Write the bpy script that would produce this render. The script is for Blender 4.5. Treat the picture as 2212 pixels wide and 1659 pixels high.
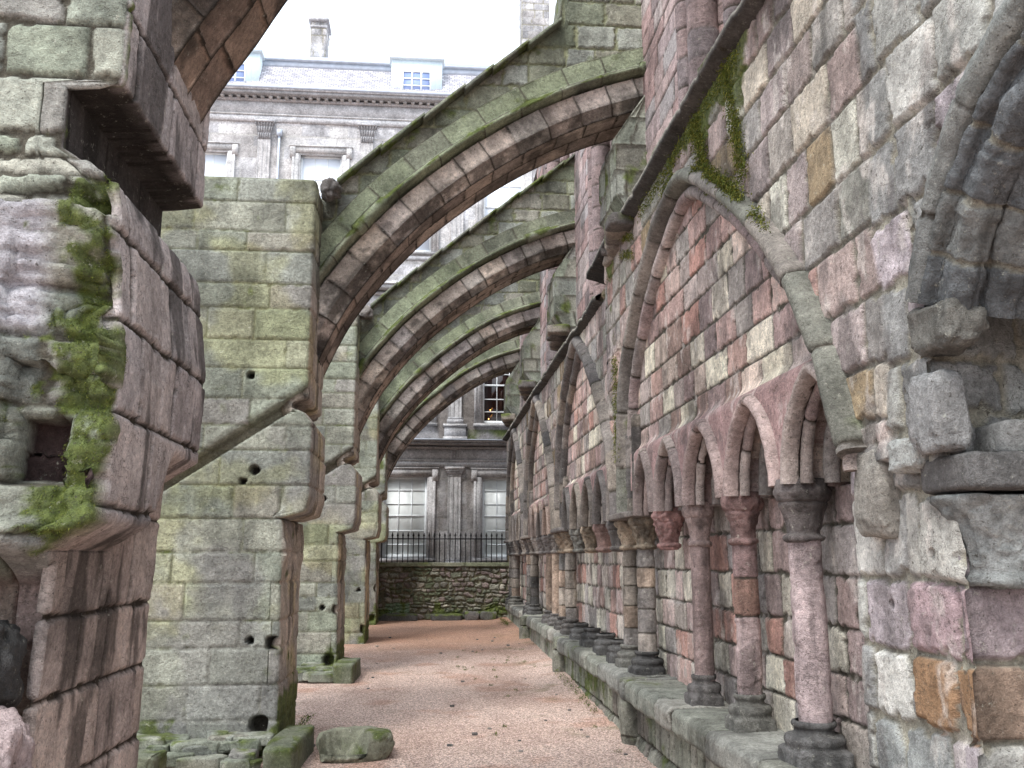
import bpy, bmesh, math, random
import numpy as np
from mathutils import Matrix, Vector

# ------------------------------------------------------------------ camera, sky, sun, exposure
for o in list(bpy.data.objects): bpy.data.objects.remove(o)
sc = bpy.context.scene
sc.render.engine = 'CYCLES'
EYE = 1.6
PIT = math.radians(10.69); YAW = math.radians(5.153)
cd = bpy.data.cameras.new('camera'); cam = bpy.data.objects.new('camera', cd); sc.collection.objects.link(cam)
cam.location = (0, 0, EYE)
cam.rotation_euler = (math.radians(90) + PIT, 0, -YAW)
cd.sensor_width = 36; cd.lens = 36 * 2005 / 2212
cd.clip_start = 0.05; cd.clip_end = 500
sc.camera = cam
SUN_EL, SUN_AZ = math.radians(58), math.radians(215)      # azimuth clockwise from +Y
w = bpy.data.worlds.new('World'); sc.world = w; w.use_nodes = True
wn, wl = w.node_tree.nodes, w.node_tree.links
for n in list(wn): wn.remove(n)
wo = wn.new('ShaderNodeOutputWorld'); bg = wn.new('ShaderNodeBackground')
sky = wn.new('ShaderNodeTexSky'); sky.sky_type = 'NISHITA'; sky.sun_disc = False
sky.sun_elevation = SUN_EL; sky.sun_rotation = SUN_AZ; sky.air_density = 1.0; sky.dust_density = 6.0; sky.ozone_density = 1.0
hs = wn.new('ShaderNodeHueSaturation'); hs.inputs['Saturation'].default_value = 0.28
wl.new(sky.outputs[0], hs.inputs['Color']); wl.new(hs.outputs[0], bg.inputs['Color'])
mxw = wn.new('ShaderNodeMix'); mxw.data_type = 'RGBA'; mxw.inputs[0].default_value = 0.6      # cloud veil
mxw.inputs[7].default_value = (9.0, 10.0, 11.3, 1)
wl.new(hs.outputs[0], mxw.inputs[6]); wl.new(mxw.outputs[2], bg.inputs['Color'])
bg.inputs['Strength'].default_value = 0.15
wl.new(bg.outputs[0], wo.inputs['Surface'])
sd = bpy.data.lights.new('sun', 'SUN'); sd.energy = 1.3; sd.angle = math.radians(14); sd.color = (1.0, 0.985, 0.955)
so = bpy.data.objects.new('sun', sd); sc.collection.objects.link(so)
dv = Vector((math.sin(SUN_AZ) * math.cos(SUN_EL), math.cos(SUN_AZ) * math.cos(SUN_EL), math.sin(SUN_EL)))
so.rotation_euler = dv.to_track_quat('Z', 'Y').to_euler(); so.location = (-4, -4, 12)
sc.view_settings.view_transform = 'Standard'; sc.view_settings.look = 'None'
sc.view_settings.exposure = 0.82; sc.view_settings.gamma = 1
sc.cycles.max_bounces = 8; sc.cycles.diffuse_bounces = 3

# ------------------------------------------------------------------ numpy noise
def _hash(ix, iy, iz, seed):
    n = (ix * 374761393 + iy * 668265263 + iz * 2147483647 % 1000003 * 97 + seed * 1013904223) & 0xffffffff
    n = ((n ^ (n >> 13)) * 1274126177) & 0xffffffff
    n = ((n ^ (n >> 16)) * 2246822519) & 0xffffffff
    return ((n ^ (n >> 15)) & 0xffffff) / float(0xffffff)
def vnoise(x, y, z, seed=0):
    xi = np.floor(x).astype(np.int64); yi = np.floor(y).astype(np.int64); zi = np.floor(z).astype(np.int64)
    fx, fy, fz = x - xi, y - yi, z - zi
    fx = fx * fx * (3 - 2 * fx); fy = fy * fy * (3 - 2 * fy); fz = fz * fz * (3 - 2 * fz)
    r = 0
    for dx in (0, 1):
        for dy in (0, 1):
            for dz in (0, 1):
                r = r + _hash(xi + dx, yi + dy, zi + dz, seed) * (fx if dx else 1 - fx) * (fy if dy else 1 - fy) * (fz if dz else 1 - fz)
    return r
def fbm(x, y, z=None, seed=0, oct=4, f=1.0):
    x = np.asarray(x, float); y = np.asarray(y, float)
    z = np.zeros_like(x) if z is None else z
    r = 0; a = 0.5; t = 0
    for k in range(oct):
        r = r + a * vnoise(x * f, y * f, z * f, seed + 31 * k); t += a; a *= 0.5; f *= 2.03
    return r / t
def facet(x, y, seed, f, slope=0.5, off=0.5):
    x = x * f; y = y * f; xi = np.floor(x).astype(np.int64); yi = np.floor(y).astype(np.int64); z = xi * 0; h = np.full(x.shape, -9.0)
    for dx in (-1, 0, 1):
        for dy in (-1, 0, 1):
            a, b = xi + dx, yi + dy
            cx = a + _hash(a, b, z, seed); cy = b + _hash(a, b, z + 1, seed)
            p = _hash(a, b, z + 2, seed) * off + (x - cx) * (_hash(a, b, z + 3, seed) - 0.5) * slope * 2 + (y - cy) * (_hash(a, b, z + 4, seed) - 0.5) * slope * 2 - 0.28 * np.hypot(x - cx, y - cy)
            h = np.maximum(h, p)
    return h
def ss(a, b, x):
    t = np.clip((x - a) / (b - a), 0, 1); return t * t * (3 - 2 * t)
def lin(c):
    c = np.array(c, float) / 255.0
    return np.where(c <= 0.04045, c / 12.92, ((c + 0.055) / 1.055) ** 2.4)
def desat(c, k):
    c = np.asarray(c, float); g = (c @ np.array([0.3, 0.55, 0.15]))[..., None]; return g + (c - g) * k
def pal(*cs, k=0.66): return desat(np.array([lin(c) for c in cs]), k)

P_GREEN = pal((150,155,138),(144,150,134),(158,160,144),(142,146,136),(152,150,136),(156,160,148),(140,147,128),(162,165,150),(150,148,140), k=0.85)
P_GREENDK = pal((128,134,112),(121,128,105),(136,139,118),(124,127,112),(132,131,114), k=0.85)
P_HOOD = pal((134,142,114),(127,135,106),(140,145,120),(130,134,114), k=0.85)
P_FACE = pal((200,180,162),(174,156,142),(200,178,156),(164,150,140),(184,168,156),(160,148,142),(192,180,166))
P_SOFF = pal((182,158,138),(172,150,132),(190,166,146),(162,142,128),(178,158,142))
P_PINK = pal((190,154,150),(178,144,142),(166,138,138),(196,166,160),(156,134,136),(204,180,170),(174,156,154),(212,200,182),(158,128,120),(186,148,140),(212,200,186),(160,150,148),(216,206,188),(184,134,124), k=0.76)
P_LOW = pal((206,180,178),(178,152,152),(168,146,148),(204,188,182),(160,150,152),(184,148,142),(198,190,180),(166,156,156),(218,210,196),(190,140,130),(210,200,188), k=0.76)
P_MAUVE = pal((170,146,144),(158,142,144),(178,154,152),(150,144,144),(154,152,146),(186,166,164),(172,132,126),(164,158,156),(196,192,182),(150,128,98),(166,156,152),(178,158,156),(202,188,174), k=0.74)
P_NEAR = pal((166,166,160),(158,160,154),(178,178,168),(150,154,150),(170,158,160),(192,190,180),(146,146,142),(172,158,162))
WARM = np.array([1.0, 1.01, 0.94]); P_PINK = P_PINK * WARM; P_LOW = P_LOW * WARM; P_MAUVE = P_MAUVE * WARM
P_DARK = pal((96,94,92),(88,86,84),(108,102,98),(100,98,90))
P_OLD = pal((128,118,110),(112,104,100),(140,128,116),(104,98,94),(150,136,120))
P_SHAFT = pal((150,138,126),(168,142,118),(132,124,118),(160,146,130),(118,114,110))
P_ORANGE = pal((186,152,122),(176,146,120))
P_PALACE = pal((182,181,184),(170,168,171),(184,181,180),(164,163,166),(180,178,180),(174,169,167))
P_RUB = pal((140,138,118),(122,118,104),(152,130,122),(108,112,88),(160,152,132),(128,112,104),(98,108,74))
MORTAR = lin((150,146,132)); MORTAR_D = lin((84,80,70)); MORTAR_DK = lin((60,54,46))
MOSS = lin((104,114,50)); MOSSD = lin((50,64,28)); SOOT_BLACK = lin((44,40,37))

def joints(seed, lo, hi, u0, u1):
    r = random.Random(seed); a = [u0]; x = u0 + r.uniform(lo * 0.3, hi)
    while x < u1 - lo * 0.35:
        a.append(x); x += r.uniform(lo, hi)
    a.append(u1 + 1e-6); return np.array(a)
def courses(z0, z1, lo, hi, seed):
    r = random.Random(seed); a = [z0]
    while a[-1] < z1: a.append(a[-1] + r.uniform(lo, hi))
    return a
def masonry(U, V, cs, L=(0.3, 0.55), seed=1, joint=0.005, rad=0.018, depth=0.018, rough=0.004, warp=0.006, chip=0.006,
            off=0.004, tilt=0.006, palette=P_GREEN, mortar=MORTAR, corner=0.02, pals=None, cvar=0.12, roughf=14, Ls=None, edge=True, dirty=1.0):
    if warp:
        U = U + warp * 2 * (fbm(U, V, seed=seed + 5, oct=3, f=5) - 0.5); V = V + warp * 2 * (fbm(U, V, seed=seed + 9, oct=3, f=4) - 0.5)
    cs = np.array(cs, float)
    ci = np.clip(np.searchsorted(cs, V, side='right') - 1, 0, len(cs) - 2)
    dv = np.minimum(V - cs[ci], cs[ci + 1] - V)
    j0 = np.zeros_like(U); j1 = np.zeros_like(U); bid = np.zeros(U.shape, np.int64)
    u0, u1 = U.min(), U.max()
    for c in np.unique(ci):
        m = ci == c; ll = Ls[c] if Ls else L
        ja = joints(seed * 1000 + int(c) * 7, ll[0], ll[1], u0, u1)
        if not edge: ja[0] -= 0.1
        k = np.clip(np.searchsorted(ja, U[m], side='right') - 1, 0, len(ja) - 2)
        j0[m] = ja[k]; j1[m] = ja[k + 1]; bid[m] = int(c) * 1009 + k
    du = np.minimum(U - j0, j1 - U)
    qx, qy = corner - du, corner - dv
    d = np.where((qx > 0) & (qy > 0), corner - np.sqrt(qx ** 2 + qy ** 2), np.minimum(du, dv))
    n1 = fbm(U, V, seed=seed + 3, oct=3, f=18)
    d = d - chip * ss(0.45, 0.85, n1) * 2
    z0 = bid * 0
    h1, h2, h3, h4, h5 = [_hash(bid, z0 + k, z0, seed) for k in range(5)]
    t = np.clip((d - joint) / rad, 0, 1)
    h = depth * np.sqrt(np.clip(1 - (1 - t) ** 2, 0, 1))
    cu, cv = (U - (j0 + j1) / 2), (V - (cs[ci] + cs[ci + 1]) / 2)
    cu = np.where(j1 - j0 > 1.5, 0, np.clip(cu, -0.3, 0.3)); cv = np.where(cs[ci + 1] - cs[ci] > 1.5, 0, np.clip(cv, -0.3, 0.3))
    inner = ss(0, 1, t)
    h = h + inner * (off * (h1 - 0.5) * 2 + tilt * ((h2 - 0.5) * cu + (h3 - 0.5) * cv) / 0.15)
    rg = fbm(U, V, z0 + h4 * 9, seed=seed + 11, oct=5, f=roughf)
    h = h + rough * (rg - 0.5) * 2 * inner + rough * 0.5 * (n1 - 0.5)
    if pals is None:
        c = palette[(h5 * 0.9999 * len(palette)).astype(int)]
    else:
        c = np.zeros(U.shape + (3,))
        for k in range(len(cs) - 1):
            m = ci == k; pk = pals[k]; c[m] = pk[(h5[m] * 0.9999 * len(pk)).astype(int)]
    mott = fbm(U, V, z0 + h4 * 5, seed=seed + 21, oct=5, f=9)
    c = c * (1 + cvar * 2.4 * (mott - 0.5) + 0.22 * (h4 - 0.5))[..., None]
    dirt = fbm(U, V * 0.55, seed=seed + 77, oct=6, f=2.4); d2 = fbm(U, V * 0.22, seed=seed + 78, oct=5, f=7)
    c = c * (1 - dirty * 0.36 * ss(0.47, 0.68, dirt) - dirty * 0.20 * ss(0.5, 0.72, d2))[..., None] * (1.08 + 0.14 * ss(0.5, 0.34, dirt))[..., None]
    e = (1 - ss(joint * 0.5, joint + 0.006, d))[..., None]
    c = c * (1 - e) + mortar * (0.8 + 0.4 * n1[..., None]) * e
    return h, c, dict(d=d, bid=bid, ci=ci, r=h5, n=n1, m=mott, du=du, dv=dv)

def mixc(c, col, m): return c * (1 - m[..., None]) + np.asarray(col) * m[..., None]
def moss(c, P, m, seed=77, f=6.0, h=None, thick=0.012):
    n = fbm(P[..., 0], P[..., 1], P[..., 2], seed=seed, oct=5, f=f)
    k = ss(0.0, 0.16, m - n)
    n2 = fbm(P[..., 0], P[..., 1], P[..., 2], seed=seed + 3, oct=3, f=40)
    mc = MOSSD * (1 - n2[..., None]) + MOSS * n2[..., None]
    if h is not None: h = h + k * thick * (0.3 + n2)
    return mixc(c, mc * 1.1, k * 0.9), h

# ------------------------------------------------------------------ mesh helpers
C = sc.collection
def thing(name, label, cat, loc=(0, 0, 0), group=None):
    o = bpy.data.objects.new(name, None); C.objects.link(o); o.location = loc
    o.empty_display_size = 0.2
    o['label'] = label; o['category'] = cat
    if group: o['group'] = group
    return o
def tag(o, label=None, cat=None, group=None, kind=None):
    if label: o['label'] = label
    if cat: o['category'] = cat
    if group: o['group'] = group
    if kind: o['kind'] = kind
    return o
def attach(o, parent):
    if parent is None: return
    o.parent = parent
    p = parent; loc = Vector((0, 0, 0))
    # parents only ever carry a translation; parts keep world-space vertices
    while p is not None:
        loc += Vector(p.location); p = p.parent
    if parent.type == 'EMPTY': o.matrix_parent_inverse = Matrix.Translation(-loc)
def mesh_obj(name, verts, faces, mat, parent=None, col=None, smooth=True):
    me = bpy.data.meshes.new(name)
    verts = np.asarray(verts, np.float32)
    if isinstance(faces, np.ndarray):
        nf = len(faces); k = faces.shape[1]
        me.vertices.add(len(verts)); me.vertices.foreach_set('co', verts.ravel())
        me.loops.add(nf * k); me.loops.foreach_set('vertex_index', faces.astype(np.int32).ravel())
        me.polygons.add(nf); me.polygons.foreach_set('loop_start', (np.arange(nf) * k).astype(np.int32))
        me.polygons.foreach_set('loop_total', np.full(nf, k, np.int32))
        me.update(calc_edges=True)
    else:
        me.from_pydata([tuple(map(float, v)) for v in verts], [], faces)
    if smooth: me.polygons.foreach_set('use_smooth', np.ones(len(me.polygons), bool))
    if col is not None:
        col = np.asarray(col, np.float32)
        if col.ndim == 1: col = np.tile(col, (len(verts), 1))
        a = me.color_attributes.new('Col', 'FLOAT_COLOR', 'POINT')
        rgba = np.ones((len(verts), 4), np.float32); rgba[:, :3] = np.clip(col, 0.004, 0.9)
        a.data.foreach_set('color', rgba.ravel())
    me.materials.append(mat); me.validate(clean_customdata=False); me.update()
    o = bpy.data.objects.new(name, me); C.objects.link(o); attach(o, parent)
    return o
def grid_faces(ny, nx, off=0, wrapx=False, wrapy=False, mask=None):
    i = np.arange(ny if wrapy else ny - 1); j = np.arange(nx if wrapx else nx - 1)
    I, J = np.meshgrid(i, j, indexing='ij'); I2 = (I + 1) % ny; J2 = (J + 1) % nx
    if mask is not None:
        k = ~(mask[I, J] & mask[I2, J2] & mask[I, J2] & mask[I2, J])
        I, J, I2, J2 = I[k], J[k], I2[k], J2[k]
    f = np.stack([I * nx + J, I * nx + J2, I2 * nx + J2, I2 * nx + J], -1).reshape(-1, 4)
    return f + off
class Multi:
    """collects several surfaces into one mesh object"""
    def __init__(s): s.v = []; s.f = []; s.c = []; s.n = 0
    def add(s, v, f, c):
        v = np.asarray(v, float).reshape(-1, 3); f = np.asarray(f)
        if f.shape[1] == 3: f = np.concatenate([f, f[:, 2:3]], 1)
        c = np.asarray(c, float)
        if c.ndim == 1: c = np.tile(c, (len(v), 1))
        s.v.append(v); s.f.append(f + s.n); s.c.append(c.reshape(-1, 3)); s.n += len(v)
    def build(s, name, mat, parent=None, smooth=True):
        v = np.concatenate(s.v); f = np.concatenate(s.f); c = np.concatenate(s.c)
        tri = f[:, 2] == f[:, 3]
        if tri.any():
            f = [tuple(q[:3]) if q[2] == q[3] else tuple(q) for q in f.tolist()]
        return mesh_obj(name, v, f, mat, parent, c, smooth)
def normals(P, wrapx=False):
    if wrapx:
        dx = np.roll(P, -1, 1) - np.roll(P, 1, 1)
    else: dx = np.gradient(P, axis=1)
    dy = np.gradient(P, axis=0)
    n = np.cross(dx, dy); l = np.linalg.norm(n, axis=-1, keepdims=True); return n / np.maximum(l, 1e-9)
def surf(M, P, h, c, wrapx=False, flip=False, mask=None, nrm=None):
    N = normals(P, wrapx) if nrm is None else nrm
    if flip: N = -N
    Q = P + N * h[..., None]
    f = grid_faces(P.shape[0], P.shape[1], wrapx=wrapx, mask=mask)
    if flip: f = f[:, ::-1]
    M.add(Q, f, c)
    return Q
def resample(pts, step, closed=False):
    pts = np.array(pts, float)
    if closed: pts = np.vstack([pts, pts[:1]])
    d = np.r_[0, np.cumsum(np.linalg.norm(np.diff(pts, axis=0), axis=1))]
    n = max(2, int(round(d[-1] / step)) + 1)
    s = np.linspace(0, d[-1], n)
    if closed: s = s[:-1]
    return np.stack([np.interp(s, d, pts[:, k]) for k in range(pts.shape[1])], -1), s
def smooth_curve(pts, step):
    pts = np.array(pts, float); n = len(pts); out = []
    for i in range(n - 1):
        p0 = pts[max(i - 1, 0)]; p1 = pts[i]; p2 = pts[i + 1]; p3 = pts[min(i + 2, n - 1)]
        for t in np.linspace(0, 1, 24, endpoint=False):
            out.append(0.5 * ((2 * p1) + (-p0 + p2) * t + (2 * p0 - 5 * p1 + 4 * p2 - p3) * t * t + (-p0 + 3 * p1 - 3 * p2 + p3) * t ** 3))
    out.append(pts[-1]); return resample(out, step)
def box(M, x0, x1, y0, y1, z0, z1, c, rot=0, bev=0.0):
    v = np.array([(x, y, z) for z in (z0, z1) for y in (y0, y1) for x in (x0, x1)], float)
    if rot:
        cx, cy = (x0 + x1) / 2, (y0 + y1) / 2; a, b = math.cos(rot), math.sin(rot)
        X, Y = v[:, 0] - cx, v[:, 1] - cy; v[:, 0] = cx + a * X - b * Y; v[:, 1] = cy + b * X + a * Y
    M.add(v, np.array([(0, 2, 3, 1), (4, 5, 7, 6), (0, 1, 5, 4), (2, 6, 7, 3), (0, 4, 6, 2), (1, 3, 7, 5)]), c)
def rock(M, center, size, seed, palette=P_GREEN, rot=0, sq=0.35, amp=0.18, n=26, mossy=0.0, fn=None, soot=0.0, hard=0.6):
    """weathered squarish block"""
    th = np.linspace(0, 2 * math.pi, n * 2, endpoint=False); ph = np.linspace(-math.pi / 2, math.pi / 2, n)
    PH, TH = np.meshgrid(ph, th, indexing='ij')
    sp = lambda a: np.sign(a) * np.abs(a) ** sq
    x = sp(np.cos(PH)) * sp(np.cos(TH)); y = sp(np.cos(PH)) * sp(np.sin(TH)); z = sp(np.sin(PH))
    D = np.stack([x, y, z], -1)
    q = D * np.array(size) / 2
    nn = fbm(q[..., 0] + seed, q[..., 1], q[..., 2], seed=seed, oct=4, f=2.2 / max(size) * 2)
    n3 = fbm(q[..., 0] + seed, q[..., 1], q[..., 2], seed=seed + 1, oct=4, f=16)
    q = q * (1 + amp * (nn - 0.5) * 2)[..., None] + (D * ((n3 - 0.5) * 0.03 * min(1, min(size) * 3))[..., None])
    if hard:
        fq = facet(q[..., 0] + q[..., 2] * 0.7 + seed, q[..., 1] + q[..., 2] * 0.5, seed, 2.2 / max(size) * 1.6, 0.6, 0.6)
        q = q * (1 + hard * 0.22 * (np.clip(fq, -0.6, 0.8) - 0.35))[..., None]
    if fn: q = fn(q)
    a, b = math.cos(rot), math.sin(rot)
    X, Y = q[..., 0].copy(), q[..., 1].copy(); q[..., 0] = a * X - b * Y; q[..., 1] = b * X + a * Y
    q = q + np.array(center)
    c = palette[seed % len(palette)] * (0.85 + 0.5 * (n3 - 0.2))[..., None]
    c, _ = moss(c, q, (mossy * (0.6 + 0.5 * ss(-0.2, 0.8, D[..., 2]))))
    M.add(q, grid_faces(n, n * 2, wrapx=True), c.reshape(-1, 3))

# ------------------------------------------------------------------ materials
def newmat(name):
    m = bpy.data.materials.new(name); m.use_nodes = True
    nt = m.node_tree; b = nt.nodes['Principled BSDF']; return m, nt, b
def stone_mat(name, bump=0.5, scale=1.0, rough=0.9, spots=0.5, cracks=0.75):
    m, nt, b = newmat(name); N, Lk = nt.nodes, nt.links
    at = N.new('ShaderNodeAttribute'); at.attribute_name = 'Col'
    geo = N.new('ShaderNodeNewGeometry')
    mp = N.new('ShaderNodeMapping'); mp.inputs['Scale'].default_value = (scale, scale, scale); Lk.new(geo.outputs['Position'], mp.inputs[0])
    n1 = N.new('ShaderNodeTexNoise'); n1.inputs['Scale'].default_value = 38; n1.inputs['Detail'].default_value = 8; n1.inputs['Roughness'].default_value = 0.7
    n2 = N.new('ShaderNodeTexNoise'); n2.inputs['Scale'].default_value = 160; n2.inputs['Detail'].default_value = 4
    n3 = N.new('ShaderNodeTexNoise'); n3.inputs['Scale'].default_value = 7; n3.inputs['Detail'].default_value = 9; n3.inputs['Roughness'].default_value = 0.72
    for n in (n1, n2, n3): Lk.new(mp.outputs[0], n.inputs['Vector'])
    def ramp(src, p0, c0, p1, c1):
        r = N.new('ShaderNodeMapRange'); r.inputs[1].default_value = p0; r.inputs[2].default_value = p1; r.inputs[3].default_value = c0; r.inputs[4].default_value = c1
        Lk.new(src, r.inputs[0]); return r.outputs[0]
    f1 = ramp(n1.outputs[0], 0.34, 0.72, 0.66, 1.28); f2 = ramp(n2.outputs[0], 0.34, 0.84, 0.66, 1.16)
    f3 = ramp(n3.outputs[0], 0.32, 0.66, 0.68, 1.30)
    mu = N.new('ShaderNodeMath'); mu.operation = 'MULTIPLY'; Lk.new(f1, mu.inputs[0]); Lk.new(f2, mu.inputs[1])
    mu2 = N.new('ShaderNodeMath'); mu2.operation = 'MULTIPLY'; Lk.new(mu.outputs[0], mu2.inputs[0]); Lk.new(f3, mu2.inputs[1])
    vm = N.new('ShaderNodeVectorMath'); vm.operation = 'SCALE'; Lk.new(at.outputs['Color'], vm.inputs[0]); Lk.new(mu2.outputs[0], vm.inputs['Scale'])
    # pale lichen specks
    n4 = N.new('ShaderNodeTexNoise'); n4.inputs['Scale'].default_value = 24; n4.inputs['Detail'].default_value = 10; n4.inputs['Roughness'].default_value = 0.8; Lk.new(mp.outputs[0], n4.inputs['Vector'])
    sp = ramp(n4.outputs[0], 0.585, 0.0, 0.66, spots)
    mx = N.new('ShaderNodeMix'); mx.data_type = 'RGBA'; Lk.new(sp, mx.inputs[0]); Lk.new(vm.outputs[0], mx.inputs[6]); mx.inputs[7].default_value = (*lin((206,204,188)), 1)
    # dark pits
    n5 = N.new('ShaderNodeTexNoise'); n5.inputs['Scale'].default_value = 55; n5.inputs['Detail'].default_value = 6; n5.inputs['Roughness'].default_value = 0.65; Lk.new(mp.outputs[0], n5.inputs['Vector'])
    pt = ramp(n5.outputs[0], 0.37, 0.55, 0.30, 0.0); pt = ramp(n5.outputs[0], 0.33, 0.8, 0.39, 0.0)
    mx2 = N.new('ShaderNodeMix'); mx2.data_type = 'RGBA'; Lk.new(pt, mx2.inputs[0]); Lk.new(mx.outputs[2], mx2.inputs[6]); mx2.inputs[7].default_value = (*lin((70,66,58)), 1)
    # hairline cracks and bedding lines: thin contours of a noise field, in patches
    mp2 = N.new('ShaderNodeMapping'); mp2.inputs['Scale'].default_value = (scale, scale, scale * 1.6); Lk.new(geo.outputs['Position'], mp2.inputs[0])
    n6 = N.new('ShaderNodeTexNoise'); n6.inputs['Scale'].default_value = 7.5; n6.inputs['Detail'].default_value = 7; n6.inputs['Roughness'].default_value = 0.62; n6.inputs['Distortion'].default_value = 0.4; Lk.new(mp2.outputs[0], n6.inputs['Vector'])
    sb = N.new('ShaderNodeMath'); sb.operation = 'SUBTRACT'; Lk.new(n6.outputs[0], sb.inputs[0]); sb.inputs[1].default_value = 0.5
    ab = N.new('ShaderNodeMath'); ab.operation = 'ABSOLUTE'; Lk.new(sb.outputs[0], ab.inputs[0])
    ln = ramp(ab.outputs[0], 0.0, 1.0, 0.011, 0.0)
    n7 = N.new('ShaderNodeTexNoise'); n7.inputs['Scale'].default_value = 3.1; n7.inputs['Detail'].default_value = 3; Lk.new(mp.outputs[0], n7.inputs['Vector'])
    pm = ramp(n7.outputs[0], 0.47, 0.0, 0.58, cracks)
    cm = N.new('ShaderNodeMath'); cm.operation = 'MULTIPLY'; Lk.new(ln, cm.inputs[0]); Lk.new(pm, cm.inputs[1])
    mx3 = N.new('ShaderNodeMix'); mx3.data_type = 'RGBA'; Lk.new(cm.outputs[0], mx3.inputs[0]); Lk.new(mx2.outputs[2], mx3.inputs[6]); mx3.inputs[7].default_value = (*lin((58,54,48)), 1)
    Lk.new(mx3.outputs[2], b.inputs['Base Color'])
    b.inputs['Roughness'].default_value = rough; b.inputs['Specular IOR Level'].default_value = 0.25
    ad = N.new('ShaderNodeMath'); ad.operation = 'MULTIPLY_ADD'; Lk.new(n2.outputs[0], ad.inputs[0]); ad.inputs[1].default_value = 0.35; Lk.new(n1.outputs[0], ad.inputs[2])
    bp = N.new('ShaderNodeBump'); bp.inputs['Strength'].default_value = bump; bp.inputs['Distance'].default_value = 0.022
    Lk.new(ad.outputs[0], bp.inputs['Height']); Lk.new(bp.outputs[0], b.inputs['Normal'])
    return m
def plain(name, col, rough=0.6, metal=0.0, noise=0.1, nscale=20, bump=0.0, spec=0.4):
    m, nt, b = newmat(name); N, Lk = nt.nodes, nt.links
    n1 = N.new('ShaderNodeTexNoise'); n1.inputs['Scale'].default_value = nscale; n1.inputs['Detail'].default_value = 6
    geo = N.new('ShaderNodeNewGeometry'); Lk.new(geo.outputs['Position'], n1.inputs['Vector'])
    r = N.new('ShaderNodeMapRange'); r.inputs[1].default_value = 0.3; r.inputs[2].default_value = 0.7; r.inputs[3].default_value = 1 - noise; r.inputs[4].default_value = 1 + noise
    Lk.new(n1.outputs[0], r.inputs[0])
    vm = N.new('ShaderNodeVectorMath'); vm.operation = 'SCALE'; vm.inputs[0].default_value = tuple(lin(col)); Lk.new(r.outputs[0], vm.inputs['Scale'])
    Lk.new(vm.outputs[0], b.inputs['Base Color']); b.inputs['Roughness'].default_value = rough; b.inputs['Metallic'].default_value = metal
    b.inputs['Specular IOR Level'].default_value = spec
    if bump:
        bp = N.new('ShaderNodeBump'); bp.inputs['Strength'].default_value = bump; bp.inputs['Distance'].default_value = 0.01
        Lk.new(n1.outputs[0], bp.inputs['Height']); Lk.new(bp.outputs[0], b.inputs['Normal'])
    return m
M_STONE = stone_mat('weathered_sandstone', 0.9)
M_FAR = stone_mat('palace_sandstone', 0.3, scale=0.6, spots=0.15, cracks=0.3)
M_IRON = plain('black_iron', (30, 30, 32), 0.5, 0.3)
M_WHITE = plain('white_paint', (222, 226, 228), 0.5)
M_BLUEW = plain('pale_blue_paint', (214, 228, 236), 0.5, noise=0.05)
M_LEAD = plain('lead_flashing', (176, 184, 196), 0.55, 0.0, 0.12, 8)
M_BLIND = plain('glass_over_blind', (228, 232, 230), 0.35, 0.0, 0.16, 2.5, spec=0.7)
M_BLINDW = plain('bright_glass_over_blind', (222, 228, 238), 0.3, 0.0, 0.06, 2.5, spec=0.8)
M_DARKG = plain('dark_window_glass', (34, 18, 17), 0.08, 0.0, 0.3, 3, spec=0.6)
M_SKYG = plain('attic_glass', (140, 158, 204), 0.1, 0.0, 0.1, 3, spec=0.8)
def slate_mat():
    m, nt, b = newmat('mottled_slates'); N, Lk = nt.nodes, nt.links
    geo = N.new('ShaderNodeNewGeometry'); br = N.new('ShaderNodeTexBrick'); mp = N.new('ShaderNodeMapping')
    mp.inputs['Rotation'].default_value = (math.radians(90), 0, 0)
    Lk.new(geo.outputs['Position'], mp.inputs[0]); Lk.new(mp.outputs[0], br.inputs[0])
    br.inputs['Scale'].default_value = 1; br.inputs['Brick Width'].default_value = 0.13; br.inputs['Row Height'].default_value = 0.06; br.inputs['Mortar Size'].default_value = 0.008; br.inputs['Bias'].default_value = -0.1
    br.inputs['Color1'].default_value = (*lin((200, 198, 204)), 1); br.inputs['Color2'].default_value = (*lin((140, 138, 146)), 1); br.inputs['Mortar'].default_value = (*lin((104, 102, 108)), 1)
    Lk.new(br.outputs[0], b.inputs['Base Color']); b.inputs['Roughness'].default_value = 0.6
    return m
M_SLATE = slate_mat()
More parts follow.
